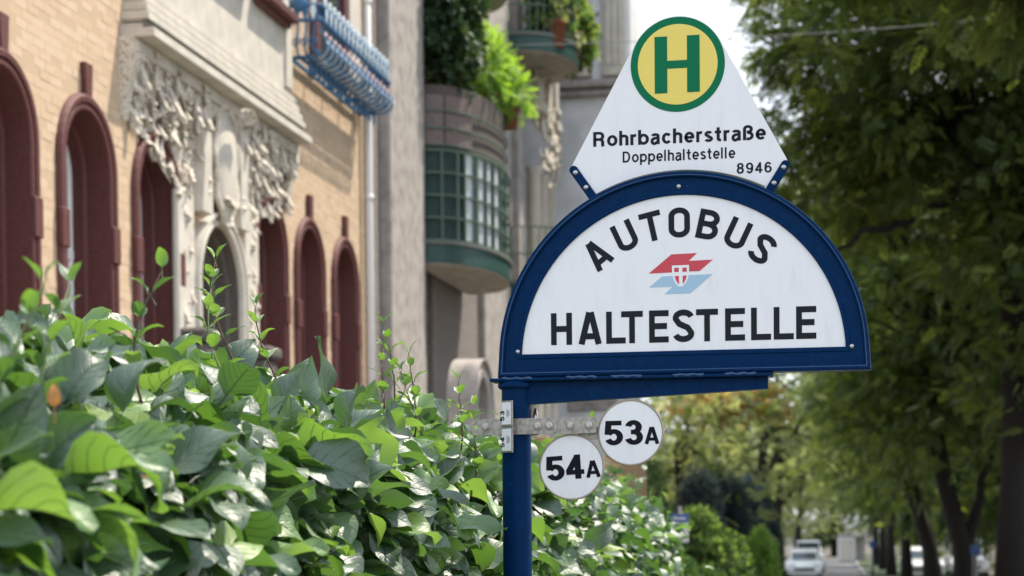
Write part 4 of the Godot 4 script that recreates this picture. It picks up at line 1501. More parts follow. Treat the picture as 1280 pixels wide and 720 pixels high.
func make_hedge() -> void:
	var r := RandomNumberGenerator.new()
	r.seed = 4242
	var base := Vector3(-1.5, fall(-5), -5.5)
	var h := thing("hedge", "dense green hedge of large glossy leaves running behind the bus stop pole", "hedge", base)
	var off := -base
	var meshes: Array[Mesh] = []
	for k in 6:
		meshes.append(leaf_mesh(.124 + .006 * (k % 3), .044 + .004 * ((k * 2) % 3), [.35, .6, .2, .5, .75, .3][k], [.7, 1.1, .4, 1.4, .9, .1][k], [.14, .26, .20, .12, .28, .18][k], k * 1.3))
	var veined: Array[Mesh] = []
	for k in 6:
		var vm := meshes[k].duplicate() as ArrayMesh
		veins(vm, leaf_grid[meshes[k]])
		veined.append(vm)
	var small: Array[Mesh] = []
	for k in 3: small.append(leaf_mesh(.058, .0165, [.3, .5, .7][k], [.5, 1.0, .3][k], .12, k * 2.0, 6, 2))
	var names := ["hedge_leaf_dark", "hedge_leaf_mid", "hedge_leaf_green", "hedge_leaf_bright", "hedge_leaf_young"]
	var nz := FastNoiseLite.new()
	nz.seed = 9
	nz.frequency = 1.1
	# bare wood inside
	var st := begin(true)
	for k in 90:
		var z := r.randf_range(-10.0, -1.0)
		var p := Vector3(-1.5 + r.randf_range(-.12, .12), fall(z), z)
		var pts := [p]
		var q := p
		for j in 5:
			q += Vector3(r.randf_range(-.05, .06), .37, r.randf_range(-.08, .08))
			pts.append(q)
		tube(st, pts, [.016, .013, .010, .008, .006, .003], 5)
	done(st, h, "stems", M.twig, Transform3D(Basis(), off)).set_meta("kind", "stuff")
	# leaves in a thick shell over front, top and back
	var fwd := Vector3(-sin(deg_to_rad(10.16)), 0, -cos(deg_to_rad(10.16)))
	var right := Vector3(cos(deg_to_rad(10.16)), 0, -sin(deg_to_rad(10.16)))
	var all := []
	var N := 16000
	for i in N:
		var z := -1.0 - 9.3 * pow(r.randf(), 1.15)
		var t := r.randf()
		var crest := 2.15 + .06 * nz.get_noise_2d(z * 1.3, 4.0) - .16 * clampf((-z - 7.5) / 3.0, 0, 1) - .07 * clampf((z + 3.6) / 1.4, 0, 1)
		var p: Vector3
		var n: Vector3
		if t < .50:
			var y := crest - .20 - 1.6 * pow(r.randf(), 1.8)
			p = Vector3(-1.02 - .10 * clampf((y - 1.75) / .4, 0, 1), y, z)
			n = Vector3(1, .25, 0)
		elif t < .94:
			var u := pow(r.randf(), 1.25)
			p = Vector3(-1.08 - .85 * u, crest - .20 * pow(1.0 - u, 3.0), z)
			n = Vector3(.35 - .5 * u, 1, 0)
		else:
			p = Vector3(-1.98, crest - 1.6 * r.randf(), z)
			n = Vector3(-1, .3, 0)
		n = n.normalized()
		var bump := .08 * nz.get_noise_3d(p.x * 2.0, p.y * 2.2, p.z * 2.0) + .03 * nz.get_noise_3d(p.x * 7, p.y * 7, p.z * 7)
		var depth := absf(r.randfn()) * .12
		if r.randf() < .10: depth = -r.randf() * .045
		p += n * (bump - depth)
		if p.x > -.87: continue
		var dir := n * .55 + randv(r) * .55 + Vector3(.15, -.38, .05)
		var up := Vector3(.38, 1.0, .10) + n * .26 + randv(r) * .40
		var sc := r.randf_range(.7, 1.28)
		if r.randf() < .24: sc *= r.randf_range(.42, .7)
		if z < -6.5 and r.randf() < .55: sc *= .6
		var shade := r.randf()
		var mi := 0 if shade < .40 else (1 if shade < .78 else (2 if shade < .88 else (3 if shade < .965 else 4)))
		if depth < .0 and r.randf() < .12: mi = 3
		var xf := Transform3D(leaf_basis(dir, up, sc), p)
		var rel := p - EYE
		var D := rel.dot(fwd)
		var px := rel.dot(right) / D
		var py := (p.y - 1.85) / D
		var seen := D > 1.0 and px > -.30 and px < .1 and py > -.024
		all.append([D + maxf(depth, 0.0) * 14.0 + (0.0 if seen else 100.0), xf, mi, r.randi() % 6])
	all.sort_custom(func(a, b): return a[0] < b[0])
	var heaps := {}
	for i in all.size():
		var a: Array = all[i]
		a[1].origin += off
		if i < 296:
			var lf := put(h, "leaf", veined[a[3]], null, a[1])
			lf.set_surface_override_material(0, M[names[a[2]]])
			lf.set_surface_override_material(1, M.leaf_vein)
		else:
			var key: int = a[2] * 6 + a[3]
			if not heaps.has(key): heaps[key] = []
			heaps[key].append(a[1])
	for key in heaps: copies(h, "foliage", meshes[key % 6], M[names[key / 6]], heaps[key])
	# young shoots standing above the crest: a stem with pairs of small leaves
	# foot x, z, tip height, kind of wood
	var shoots := [[-1.05, -2.31, 2.16, 0], [-1.10, -2.59, 2.20, 0], [-1.20, -3.15, 2.29, 1], [-1.30, -3.91, 2.415, 1], [-1.27, -3.82, 2.34, 0], [-1.35, -4.41, 2.37, 1], [-1.35, -5.46, 2.43, 1], [-1.30, -5.09, 2.335, 2], [-1.25, -5.28, 2.33, 2], [-1.2, -5.21, 2.27, 1], [-1.15, -5.4, 2.26, 2], [-1.0, -5.2, 2.18, 2], [-1.05, -5.1, 2.17, 2], [-1.1, -7.4, 2.25, 2]]
	for s in shoots:
		var root := Vector3(s[0], s[2] - .26, s[1])
		var lean := Vector3(r.randf_range(-.12, .12) + (.25 if s[3] == 2 else 0.0), 1, r.randf_range(-.12, .12)).normalized()
		var pts := []
		for k in 7:
			var t := k / 6.0
			pts.append(root + lean * .26 * t + Vector3(.03 * sin(t * 3.0 + s[1]), 0, .02 * sin(t * 4.0)))
		st = begin(true)
		tube(st, pts, [.0028, .0026, .0024, .0021, .0018, .0014, .0010], 6)
		var shoot := done(st, h, "shoot", M.twig if s[3] else M.twig_green, Transform3D(Basis(), off))
		var turn := r.randf() * TAU
		for k in range(2, 7):
			var t := k / 6.0
			for sd in 2:
				var a := turn + k * PI / 2 + sd * PI
				var dir := Vector3(cos(a), .55 + .5 * (t - .5) + (.5 if k == 6 else 0.0), sin(a))
				var xf := Transform3D(leaf_basis(dir, Vector3(-.2 * cos(a), 1, -.2 * sin(a)), r.randf_range(.75, 1.05) * lerpf(1.25, .7, t)), pts[k] + dir.normalized() * .006)
				put(shoot, "leaf", small[r.randi() % 3], M[names[[1, 2, 2, 3][r.randi() % 4]]], xf)
	# a few dark twigs that show between the leaves
	for k in 16:
		var z := r.randf_range(-7.5, -1.9)
		var p := Vector3(-1.24, r.randf_range(1.5, 1.72), z)
		st = begin(true)
		tube(st, [p, p + Vector3(.05, .10, r.randf_range(-.08, .08)), p + Vector3(.08, .19, r.randf_range(-.14, .14)), p + Vector3(.10, .26, r.randf_range(-.18, .18))], [.004, .0034, .0028, .002], 6)
		done(st, h, "twig", M.twig, Transform3D(Basis(), off))
	for k in 9: put(h, "dry_leaf", small[k % 3], M.dry_leaf, Transform3D(leaf_basis(randv(r), Vector3.UP, .55), Vector3(-1.0 - .02 * (k % 4), 2.0 - .09 * (k % 5), -2.3 - .31 * k) + off))
	make_fine_shrub(r)

func make_fine_shrub(r: RandomNumberGenerator) -> void:
	var c := Vector3(-1.45, .75, -10.3)
	var s := thing("shrub", "bushy shrub of small grey-green leaves closing the far end of the hedge", "shrub", Vector3(c.x, fall(c.z), c.z))
	var off := -s.position
	var meshes := []
	for k in 3: meshes.append(leaf_mesh(.055, .017, [.3, .5, .7][k], [.5, 1.0, .3][k], .12, k * 2.0, 4, 1, false))
	var heaps := [[], [], [], [], [], []]
	for i in 15000:
		var d := randv(r).normalized()
		if d.y < -.5: continue
		var q := pow(r.randf(), .22)
		var p := c + Vector3(d.x * .60, d.y * 1.40, d.z * 1.95) * q
		p += randv(r) * .05
		if p.y < .1: continue
		var dir := d * .6 + randv(r) * .6
		heaps[r.randi() % 6].append(Transform3D(leaf_basis(dir, Vector3(.2, 1, 0) + randv(r) * .45, r.randf_range(.7, 1.25)), p + off))
	var ms := [M.hedge_leaf_dark, M.hedge_leaf_mid, M.hedge_leaf_mid, M.hedge_leaf_green, M.hedge_leaf_dark, M.hedge_leaf_bright]
	for k in 6: copies(s, "foliage", meshes[k % 3], ms[k], heaps[k])
	var st := begin(true)
	for k in 24:
		var a := c + Vector3(r.randf_range(-.15, .15), 0, r.randf_range(-1.1, 1.1))
		var pts := [Vector3(a.x, fall(a.z), a.z), a + Vector3(r.randf_range(-.2, .2), .1, r.randf_range(-.2, .2)), a + Vector3(r.randf_range(-.3, .3), .6, r.randf_range(-.4, .4)), a + Vector3(r.randf_range(-.35, .35), .9, r.randf_range(-.5, .5))]
		tube(st, pts, [.015, .011, .007, .003], 5)
	done(st, s, "stems", M.twig, Transform3D(Basis(), off))

# ------------------------------------------------------------------ trees
func sprig(l: float, pairs: int, lw: float, r: RandomNumberGenerator) -> ArrayMesh:     # a feathered compound leaf along +Z
	var st := begin()
	for k in pairs:
		var z := l * (k + .6) / (pairs + .3)
		for s in [-1, 1]:
			var d := Vector3(s, -.25 + r.randf_range(-.2, .2), .55).normalized()
			leaflet(st, Vector3(0, -.15 * z * z / l, z), d, lw * (1.2 - .3 * k / pairs), r)
	leaflet(st, Vector3(0, -.15 * l, l * .93), Vector3(0, -.2, 1).normalized(), lw, r)
	return finish(st)

func leaflet(st: SurfaceTool, p: Vector3, d: Vector3, l: float, r: RandomNumberGenerator) -> void:
	var x := Vector3.UP.cross(d).normalized() * l * .24
	var n := Vector3(0, l * .08, 0)
	var a := p + d * l * .45
	tri(st, p, a + x + n, p + d * l)
	tri(st, p, p + d * l, a - x + n)

func spray(n: int, l: float, wide: float, r: RandomNumberGenerator) -> ArrayMesh:       # a tuft of broad leaves
	var st := begin()
	for k in n:
		var d := (randv(r) + Vector3(0, .1, .8)).normalized()
		var p := d * l * .25 + randv(r) * l * .35
		var x := (Vector3.UP + randv(r) * .5).cross(d).normalized() * l * wide
		var a := p + d * l * .42
		var c := Vector3(0, l * .10, 0)
		tri(st, p, a + x + c, p + d * l); tri(st, p, p + d * l, a - x + c)
	return finish(st)

func limb(st: SurfaceTool, a: Vector3, b: Vector3, r0: float, r1: float, r: RandomNumberGenerator, sag := 0.0, n := 7) -> Array:
	var pts := []
	var rad := []
	for i in n + 1:
		var t := i / float(n)
		var p := a.lerp(b, t) + Vector3(0, sag * sin(PI * t), 0)
		if i > 0 and i < n: p += randv(r) * a.distance_to(b) * .022
		pts.append(p)
		rad.append(lerpf(r0, r1, t))
	tube(st, pts, rad, 9)
	return pts

func tree(called: String, label: String, group: String, foot: Vector2, spec: Dictionary) -> Node3D:
	# spec: h trunk points, crown [centre, radii], clumps, per, mesh, mats, seed, limbs
	var r := RandomNumberGenerator.new()
	r.seed = spec.seed
	var base := Vector3(foot.x, fall(foot.y), foot.y)
	var o := thing(called, label, spec.get("cat", "tree"), base, group)
	var st := begin(true)
	var tp: Array = spec.trunk
	var pts := []
	var rad := []
	for i in tp.size():
		pts.append(tp[i])
		rad.append(spec.girth * lerpf(1.0, .45, i / float(tp.size() - 1)) * (1.35 if i == 0 else 1.0))
	tube(st, pts, rad, 12)
	var trunk := done(st, o, "trunk", M.bark)
	var ends := []
	for l in spec.get("limbs", []):
		st = begin(true)
		var q := limb(st, l[0], l[1], l[2], l[2] * .35, r, l[3] if l.size() > 3 else 0.0)
		done(st, o, "limb", M.bark)
	var crowns: Array = spec.crowns
	var heaps := {}
	var nz := FastNoiseLite.new()
	nz.seed = spec.seed
	nz.frequency = .5
	var total := 0.0
	for c in crowns: total += c[1].x * c[1].y * c[1].z
	for c in crowns:
		var ctr: Vector3 = c[0]
		var ra: Vector3 = c[1]
		var n := int(spec.clumps * ra.x * ra.y * ra.z / total)
		var from: Vector3 = pts[pts.size() - 2]
		for k in n:
			var d := randv(r).normalized()
			if d.y < -.35 and r.randf() < .5: d.y = -d.y
			var q := pow(r.randf(), .4)
			var p := ctr + d * ra * q
			if nz.get_noise_3dv(p * 1.6 + Vector3(7, 3, 1)) < -.28: continue
			var cr: float = spec.clump * r.randf_range(.6, 1.3)
			var tone := r.randi() % 3
			if k % 4 == 0:
				st = begin(true)
				limb(st, from.lerp(ctr, r.randf_range(.1, .8)), p, spec.girth * .20, spec.girth * .05, r, .3, 5)
				var bm := done(st, o, "branch", M.bark)
			for j in spec.per:
				var v := randv(r) * cr * .5
				v.y *= .6
				var dir := v + randv(r) * cr * .4 + d * cr * .3 + Vector3(0, -.2 * cr, 0)
				var pick: int = (tone if r.randf() < .6 else r.randi() % 3)
				if not heaps.has(pick): heaps[pick] = []
				heaps[pick].append(Transform3D(leaf_basis(dir, Vector3(.1, 1, -.1) + randv(r) * .5, r.randf_range(.7, 1.3) * spec.get("size", 1.0)), p + v))
	for k in heaps: copies(o, "foliage", spec.mesh, spec.mats[k % spec.mats.size()], heaps[k])
	return o

func make_trees() -> void:
	var r := RandomNumberGenerator.new()
	r.seed = 31
	var fine := sprig(.30, 5, .105, r)
	var big := sprig(.38, 5, .13, r)
	var broad := spray(9, .16, .30, r)
	var broad_far := spray(9, .30, .32, r)
	var needles := spray(16, .30, .06, r)
	var green := [M.tree_leaf_deep, M.tree_leaf_mid, M.tree_leaf_sun_fleck]     # one kind of street tree, near and far; its yellow paints sun flecks
	var pale := [M.tree_leaf_sun_tint, M.tree_leaf_mid, M.tree_leaf_sun_tint]  # lightened leaf colour stands in for sun on these trees
	var row := "street trees along the right side of the road"
	# the near tree whose crown hangs in from the right, its trunk outside the picture
	tree("street_tree", "nearest dark tree reaching in over the street at the top right", row, Vector2(5.2, -25), {"seed": 1, "girth": .30, "trunk": [Vector3(0, -.2, 0), Vector3(.1, 3, 0), Vector3(-.2, 6, .2), Vector3(-.6, 9.0, 0), Vector3(-.9, 11.5, 0)],
		"limbs": [[Vector3(-.3, 6.5, 0), Vector3(-5.6, 9.6, -.5), .13, .7], [Vector3(-.5, 8, 0), Vector3(-3.5, 10.8, 1.5), .12, .2], [Vector3(-.2, 6, 0), Vector3(3, 10, -1), .12, .3]],
		"crowns": [[Vector3(-.5, 10.4, 0), Vector3(5.0, 2.5, 4.0)], [Vector3(-4.3, 10.2, -.5), Vector3(2.3, 1.2, 2.2)], [Vector3(.2, 7.6, 0), Vector3(2.2, 1.6, 2.5)]], "clumps": 520, "per": 66, "clump": .75, "mesh": fine, "mats": green})
	# the leaning tree at the right edge with the long bent limb
	tree("street_tree", "leaning dark street tree with a long bent limb at the right edge", row, Vector2(3.15, -40), {"seed": 2, "girth": .36, "trunk": [Vector3(0, -.2, 0), Vector3(.05, 3, 0), Vector3(.05, 5.8, 0), Vector3(-.1, 7.6, 0), Vector3(-.75, 9.5, 0), Vector3(-.95, 11.2, 0), Vector3(-.8, 13, 0)],
		"limbs": [[Vector3(-.55, 9.0, 0), Vector3(-2.1, 8.2, .1), .15, .12], [Vector3(-2.1, 8.2, .1), Vector3(-3.7, 7.6, .2), .10, .18], [Vector3(-3.7, 7.6, .2), Vector3(-5.2, 6.6, .3), .07, .1], [Vector3(-.9, 11, 0), Vector3(-3.0, 9.2, .2), .10, .1], [Vector3(-.1, 7.4, 0), Vector3(2.5, 10.5, -.5), .16, .2], [Vector3(-.9, 11, 0), Vector3(-3.8, 12.3, .2), .13, .5]],
		"crowns": [[Vector3(-.6, 12.2, 0), Vector3(5.0, 2.8, 4.6)], [Vector3(1.4, 8.2, -.5), Vector3(3.0, 3.0, 3.5)], [Vector3(-2.6, 9.6, -1.5), Vector3(3.4, 1.5, 2.5)], [Vector3(.6, 4.6, -1), Vector3(1.7, 1.5, 2.0)]], "clumps": 680, "per": 48, "clump": .85, "mesh": fine, "mats": green})
	tree("street_tree", "second street tree from the right edge, forked low with dark trunk", row, Vector2(3.0, -57), {"seed": 3, "girth": .34, "trunk": [Vector3(.2, -.2, 0), Vector3(.05, 1.5, 0), Vector3(-.5, 3.6, 0), Vector3(-1.0, 6.5, 0), Vector3(-1.1, 11, 0)],
		"limbs": [[Vector3(.05, 1.2, 0), Vector3(1.2, 5.2, .3), .2], [Vector3(1.2, 5.2, .3), Vector3(2.0, 9.5, .3), .14], [Vector3(-.9, 6.2, 0), Vector3(-4.4, 8.4, .4), .14, .3]],
		"crowns": [[Vector3(.2, 9.6, 0), Vector3(4.4, 4.6, 4.5)], [Vector3(1.6, 5.6, 0), Vector3(3.0, 2.2, 3.0)], [Vector3(-1.3, 4.4, 1.2), Vector3(2.0, 1.25, 1.6)], [Vector3(-2.4, 5.8, .5), Vector3(2.0, 1.2, 2.0)]], "clumps": 400, "per": 36, "clump": 1.0, "size": 1.15, "mesh": fine, "mats": green})
	tree("street_tree", "dark leaning street tree, third trunk in from the right edge", row, Vector2(2.35, -66), {"seed": 4, "girth": .30, "trunk": [Vector3(.25, -.2, 0), Vector3(.1, 1.4, 0), Vector3(-.55, 3.8, 0), Vector3(-1.0, 6.5, 0), Vector3(-1.0, 12, 0)],
		"limbs": [[Vector3(-.7, 4.5, 0), Vector3(-3.4, 8.0, .2), .12, .3], [Vector3(-.6, 4.4, 0), Vector3(2.2, 8, 0), .12, .3]],
		"crowns": [[Vector3(-.9, 10.6, 0), Vector3(5.1, 5.6, 4.5)], [Vector3(-1.2, 4.3, .6), Vector3(2.4, 1.3, 2.0)], [Vector3(-1.5, 5.4, 0), Vector3(3.0, 2.0, 3.0)]], "clumps": 400, "per": 26, "clump": 1.15, "size": 1.0, "mesh": big, "mats": green})
	var later := [[2.1, -82, 5], [1.75, -98, 6], [1.6, -116, 7], [1.4, -138, 8]]
	for a in later:
		tree("street_tree", "%s street tree further down the row on the right" % ["slender fourth", "small fifth", "hazy sixth", "farthest"][a[2] - 5], row, Vector2(a[0], a[1]), {"seed": a[2], "girth": .22, "trunk": [Vector3(0, -.2, 0), Vector3(-.05, 2, 0), Vector3(.1, 4.5, 0), Vector3(-.1, 10, 0)],
			"limbs": [[Vector3(.1, 4, 0), Vector3(-2.4, 7.0, .2), .1, .3], [Vector3(.1, 4, 0), Vector3(2.2, 7.2, 0), .1, .3]],
			"crowns": [[Vector3(-.3, 8.4, 0), Vector3(4.0, 4.6, 4.0)], [Vector3(-.5, 4.6, 0), Vector3(2.2, 1.5, 2.2)]], "clumps": 190, "per": 20, "clump": 1.1, "size": 1.1, "mesh": big, "mats": green})
	# a second row on the far side of the verge closes the right of the picture
	var back := [[8.5, -46, 11, 6.5], [10.0, -62, 12, 7.0], [7.0, -80, 13, 7.0], [13.0, -78, 14, 8.0], [6.0, -104, 15, 7.0], [16.0, -100, 16, 9.0], [4.2, -135, 17, 7.0]]
	for a in back:
		tree("park_tree", "%s tree standing behind the row of street trees" % {11: "tall nearest dark", 12: "broad dark", 13: "thick mid green", 14: "big shadowy", 15: "rounded green", 16: "wide distant", 17: "distant pale"}[a[2]], "trees behind the street trees", Vector2(a[0], a[1]), {"seed": a[2], "girth": .3, "trunk": [Vector3(0, -.2, 0), Vector3(.1, 3, 0), Vector3(-.2, 7, 0), Vector3(0, 13, 0)],
			"limbs": [[Vector3(0, 4.5, 0), Vector3(-3, 8, 0), .15, .3], [Vector3(0, 4.5, 0), Vector3(3, 8, 0), .15, .3]],
			"crowns": [[Vector3(0, 10.0, 0), Vector3(a[3] * .75, 6.0, a[3] * .7)], [Vector3(-.5, 4.2, 0), Vector3(a[3] * .6, 3.2, a[3] * .5)]], "clumps": 380, "per": 46, "clump": 1.3, "size": 1.35, "mesh": big, "mats": green})
	# trees arching over the street, sunlight painted into their pale leaves, seen between the sign and the dark row
	var arch := [[-4.4, -88, 21, 11.0, 5.2, "tall sunlit pale tree rising behind the right end of the sign"], [-4.95, -52, 22, 4.1, 2.5, "pale feathery tree below the right half of the sign arm"], [-4.6, -112, 23, 9.0, 5.5, "pale green tree in the middle of the view down the street"], [-8.5, -96, 24, 8.0, 5.0, "distant pale tree behind the orange maple"], [-4.5, -150, 25, 8.0, 6.0, "far grey-green tree over the end of the street"], [2.5, -165, 26, 8.0, 6.0, "far green tree right of the end of the street"], [-9.5, -175, 27, 7.0, 6.0, "hazy tree far left of the end of the street"]]
	for a in arch:
		var cy: float = a[3]
		tree("sun_tinted_tree", a[5], "", Vector2(a[0], a[1]), {"seed": a[2], "girth": .2 + .01 * cy, "trunk": [Vector3(0, -.2, 0), Vector3(.1, cy * .3, 0), Vector3(.3, cy * .6, 0), Vector3(.2, cy * 1.1, 0)],
			"limbs": [[Vector3(.1, cy * .4, 0), Vector3(-a[4] * .6, cy * .9, 0), .12, .3], [Vector3(.1, cy * .4, 0), Vector3(a[4] * .7, cy * .8, 0), .14, .4]],
			"crowns": [[Vector3(.2, cy, 0), Vector3(a[4], cy * .48, a[4] * .9)], [Vector3(.6, cy * .55, 0), Vector3(a[4] * .7, cy * .22, a[4] * .6)]], "clumps": int(5.5 * a[4] * a[4]), "per": 20, "clump": 1.3, "size": 1.0, "mesh": big, "mats": pale if a[2] != 23 else [M.tree_leaf_sun_tint, M.tree_leaf_mid, M.tree_leaf_sun_fleck]})
	tree("maple_tree", "maple turning orange and gold just under the sign arm", "", Vector2(-3.9, -60), {"seed": 41, "girth": .16, "trunk": [Vector3(0, -.2, 0), Vector3(-.1, 2, 0), Vector3(-.3, 4, 0), Vector3(-.4, 6.5, 0)],
		"limbs": [[Vector3(-.2, 3.4, 0), Vector3(1.1, 5.0, 0), .09, .1], [Vector3(1.1, 5.0, 0), Vector3(2.6, 4.9, .1), .07, .25], [Vector3(-.2, 3.6, 0), Vector3(-1.6, 5.2, 0), .08, .1]],
		"crowns": [[Vector3(-.5, 6.0, 0), Vector3(1.6, .95, 1.5)], [Vector3(.9, 5.9, .2), Vector3(1.1, .6, 1.1)]], "clumps": 60, "per": 14, "clump": .46, "mesh": broad, "mats": [M.maple_leaf_orange, M.maple_leaf_gold, M.tree_leaf_sun_tint]})
	for k in 4:
		var a: Array = [[-3.95, -49, 3.05], [-3.35, -50.5, 2.9], [-4.2, -76, 3.5], [-3.85, -80, 3.1]][k]
		conifer(["dark blue-green conifer left of the pair below the maple", "dark blue-green conifer right of the pair below the maple", "distant dark conifer above the white car", "distant dark conifer nearest the road"][k], Vector2(a[0], a[1]), a[2], needles, 50 + k)
	# clipped and loose bushes along the pavement
	var bushes := [["round_bush", "big round bush with sunlit top beside the pavement", -2.45, -28, [Vector3(0, 1.25, 0), Vector3(.95, 1.0, .9)], [M.bush_leaf, M.bush_leaf, M.bush_leaf_light], 3600],
		["bush", "bright green bush beyond the big round one", -1.98, -40, [Vector3(0, 1.1, 0), Vector3(.42, .95, .7)], [M.bush_leaf_light, M.lime_leaf, M.bush_leaf_light], 1100],
		["bush", "yellow-green low shrub below the blue stop panel", -1.78, -19.5, [Vector3(0, .9, 0), Vector3(.26, .85, .5)], [M.lime_leaf, M.bush_leaf_light, M.bush_leaf], 800],
		["bush", "low pale clipped hedge at the foot of the round bush", -1.75, -22.2, [Vector3(0, .75, 0), Vector3(.34, .72, .8)], [M.bush_leaf_light, M.lime_leaf, M.bush_leaf], 1000],
		["bush", "dark bush by the road before the white car", -2.35, -52, [Vector3(0, .8, 0), Vector3(.5, .9, .9)], [M.bush_leaf, M.tree_leaf_mid, M.bush_leaf], 900],
		["bush", "loose green shrub against the wooden fence", -2.75, -24, [Vector3(0, 1.5, 0), Vector3(.5, 1.35, 1.2)], [M.bush_leaf, M.tree_leaf_sun_tint, M.bush_leaf], 1500]]
	for b in bushes: bush(b[0], b[1], b[2], b[3], b[4], b[5], b[6], broad)
	# far belt of trees and roofs that ends the street
	var far_r := RandomNumberGenerator.new()
	far_r.seed = 99
	var where := "hazy %s far tree beyond the end of the street"
	var kinds := ["tall", "rounded", "dark", "pale", "spreading", "leafy", "thick", "slim", "greyish", "full"]
	for k in 10:
		var x := -24.0 + 5.4 * k
		tree("far_tree", where % kinds[k], "trees beyond the end of the street", Vector2(x, -205 - 12 * (k % 3)), {"seed": 60 + k, "girth": .3, "trunk": [Vector3(0, -.2, 0), Vector3(0, 3, 0), Vector3(0, 8, 0)],
			"crowns": [[Vector3(0, 7.5, 0), Vector3(4.4, 6.5, 4.4)]], "clumps": 90, "per": 26, "clump": 1.7, "size": 2.0, "mesh": big, "mats": green})

func bush(called: String, label: String, x: float, z: float, shape: Array, mats: Array, n: int, mesh: Mesh) -> void:
	var r := RandomNumberGenerator.new()
	r.seed = int(n - z * 10)
	var o := thing(called, label, "bush", Vector3(x, fall(z), z))
	var st := begin(true)
	for k in 7: limb(st, Vector3(r.randf_range(-.1, .1), -.05, r.randf_range(-.1, .1)), shape[0] + randv(r) * shape[1] * .4, .025, .008, r, .05, 4)
	done(st, o, "stems", M.twig)
	var heaps := [[], [], []]
	for k in n * 2:
		var d := randv(r).normalized()
		var lump := 1.0 + .12 * sin(d.x * 7.0 + z) * sin(d.y * 6.0) + .08 * sin(d.z * 9.0 + d.y * 5.0)
		var p: Vector3 = shape[0] + d * shape[1] * pow(r.randf(), .25) * lump
		if p.y < .05: continue
		heaps[r.randi() % 3].append(Transform3D(leaf_basis(d + randv(r) * .7, Vector3(0, 1, 0) + d * .5 + randv(r) * .4, r.randf_range(.28, .5)), p))
	for k in 3: copies(o, "foliage", mesh, mats[k], heaps[k])

func conifer(label: String, at: Vector2, h: float, mesh: Mesh, seed_: int) -> void:
	var r := RandomNumberGenerator.new()
	r.seed = seed_
	var o := thing("conifer", label, "conifer", Vector3(at.x, fall(at.y), at.y), "dark conifers beyond the bushes")
	var st := begin(true)
	var base_y := -fall(at.y)
	var top := h + base_y
	tube(st, [Vector3(0, -.2, 0), Vector3(0, top * .5, 0), Vector3(0, top, 0)], [.14, .09, .02], 8)
	done(st, o, "trunk", M.bark)
	var xs := []
	for k in 1500:
		var t := sqrt(r.randf())
		var y := top * (1.0 - t * .93)
		var q := (.08 + .19 * h * t) * pow(r.randf(), .35)
		var a := r.randf() * TAU
		q *= .8 + .25 * sin(a * 5.0 + y * 4.0)
		xs.append(Transform3D(leaf_basis(Vector3(cos(a), -.35, sin(a)) + randv(r) * .3, Vector3.UP + randv(r) * .3, r.randf_range(.7, 1.3)), Vector3(cos(a) * q, y, sin(a) * q)))
	copies(o, "foliage", mesh, M.conifer_needle, xs)

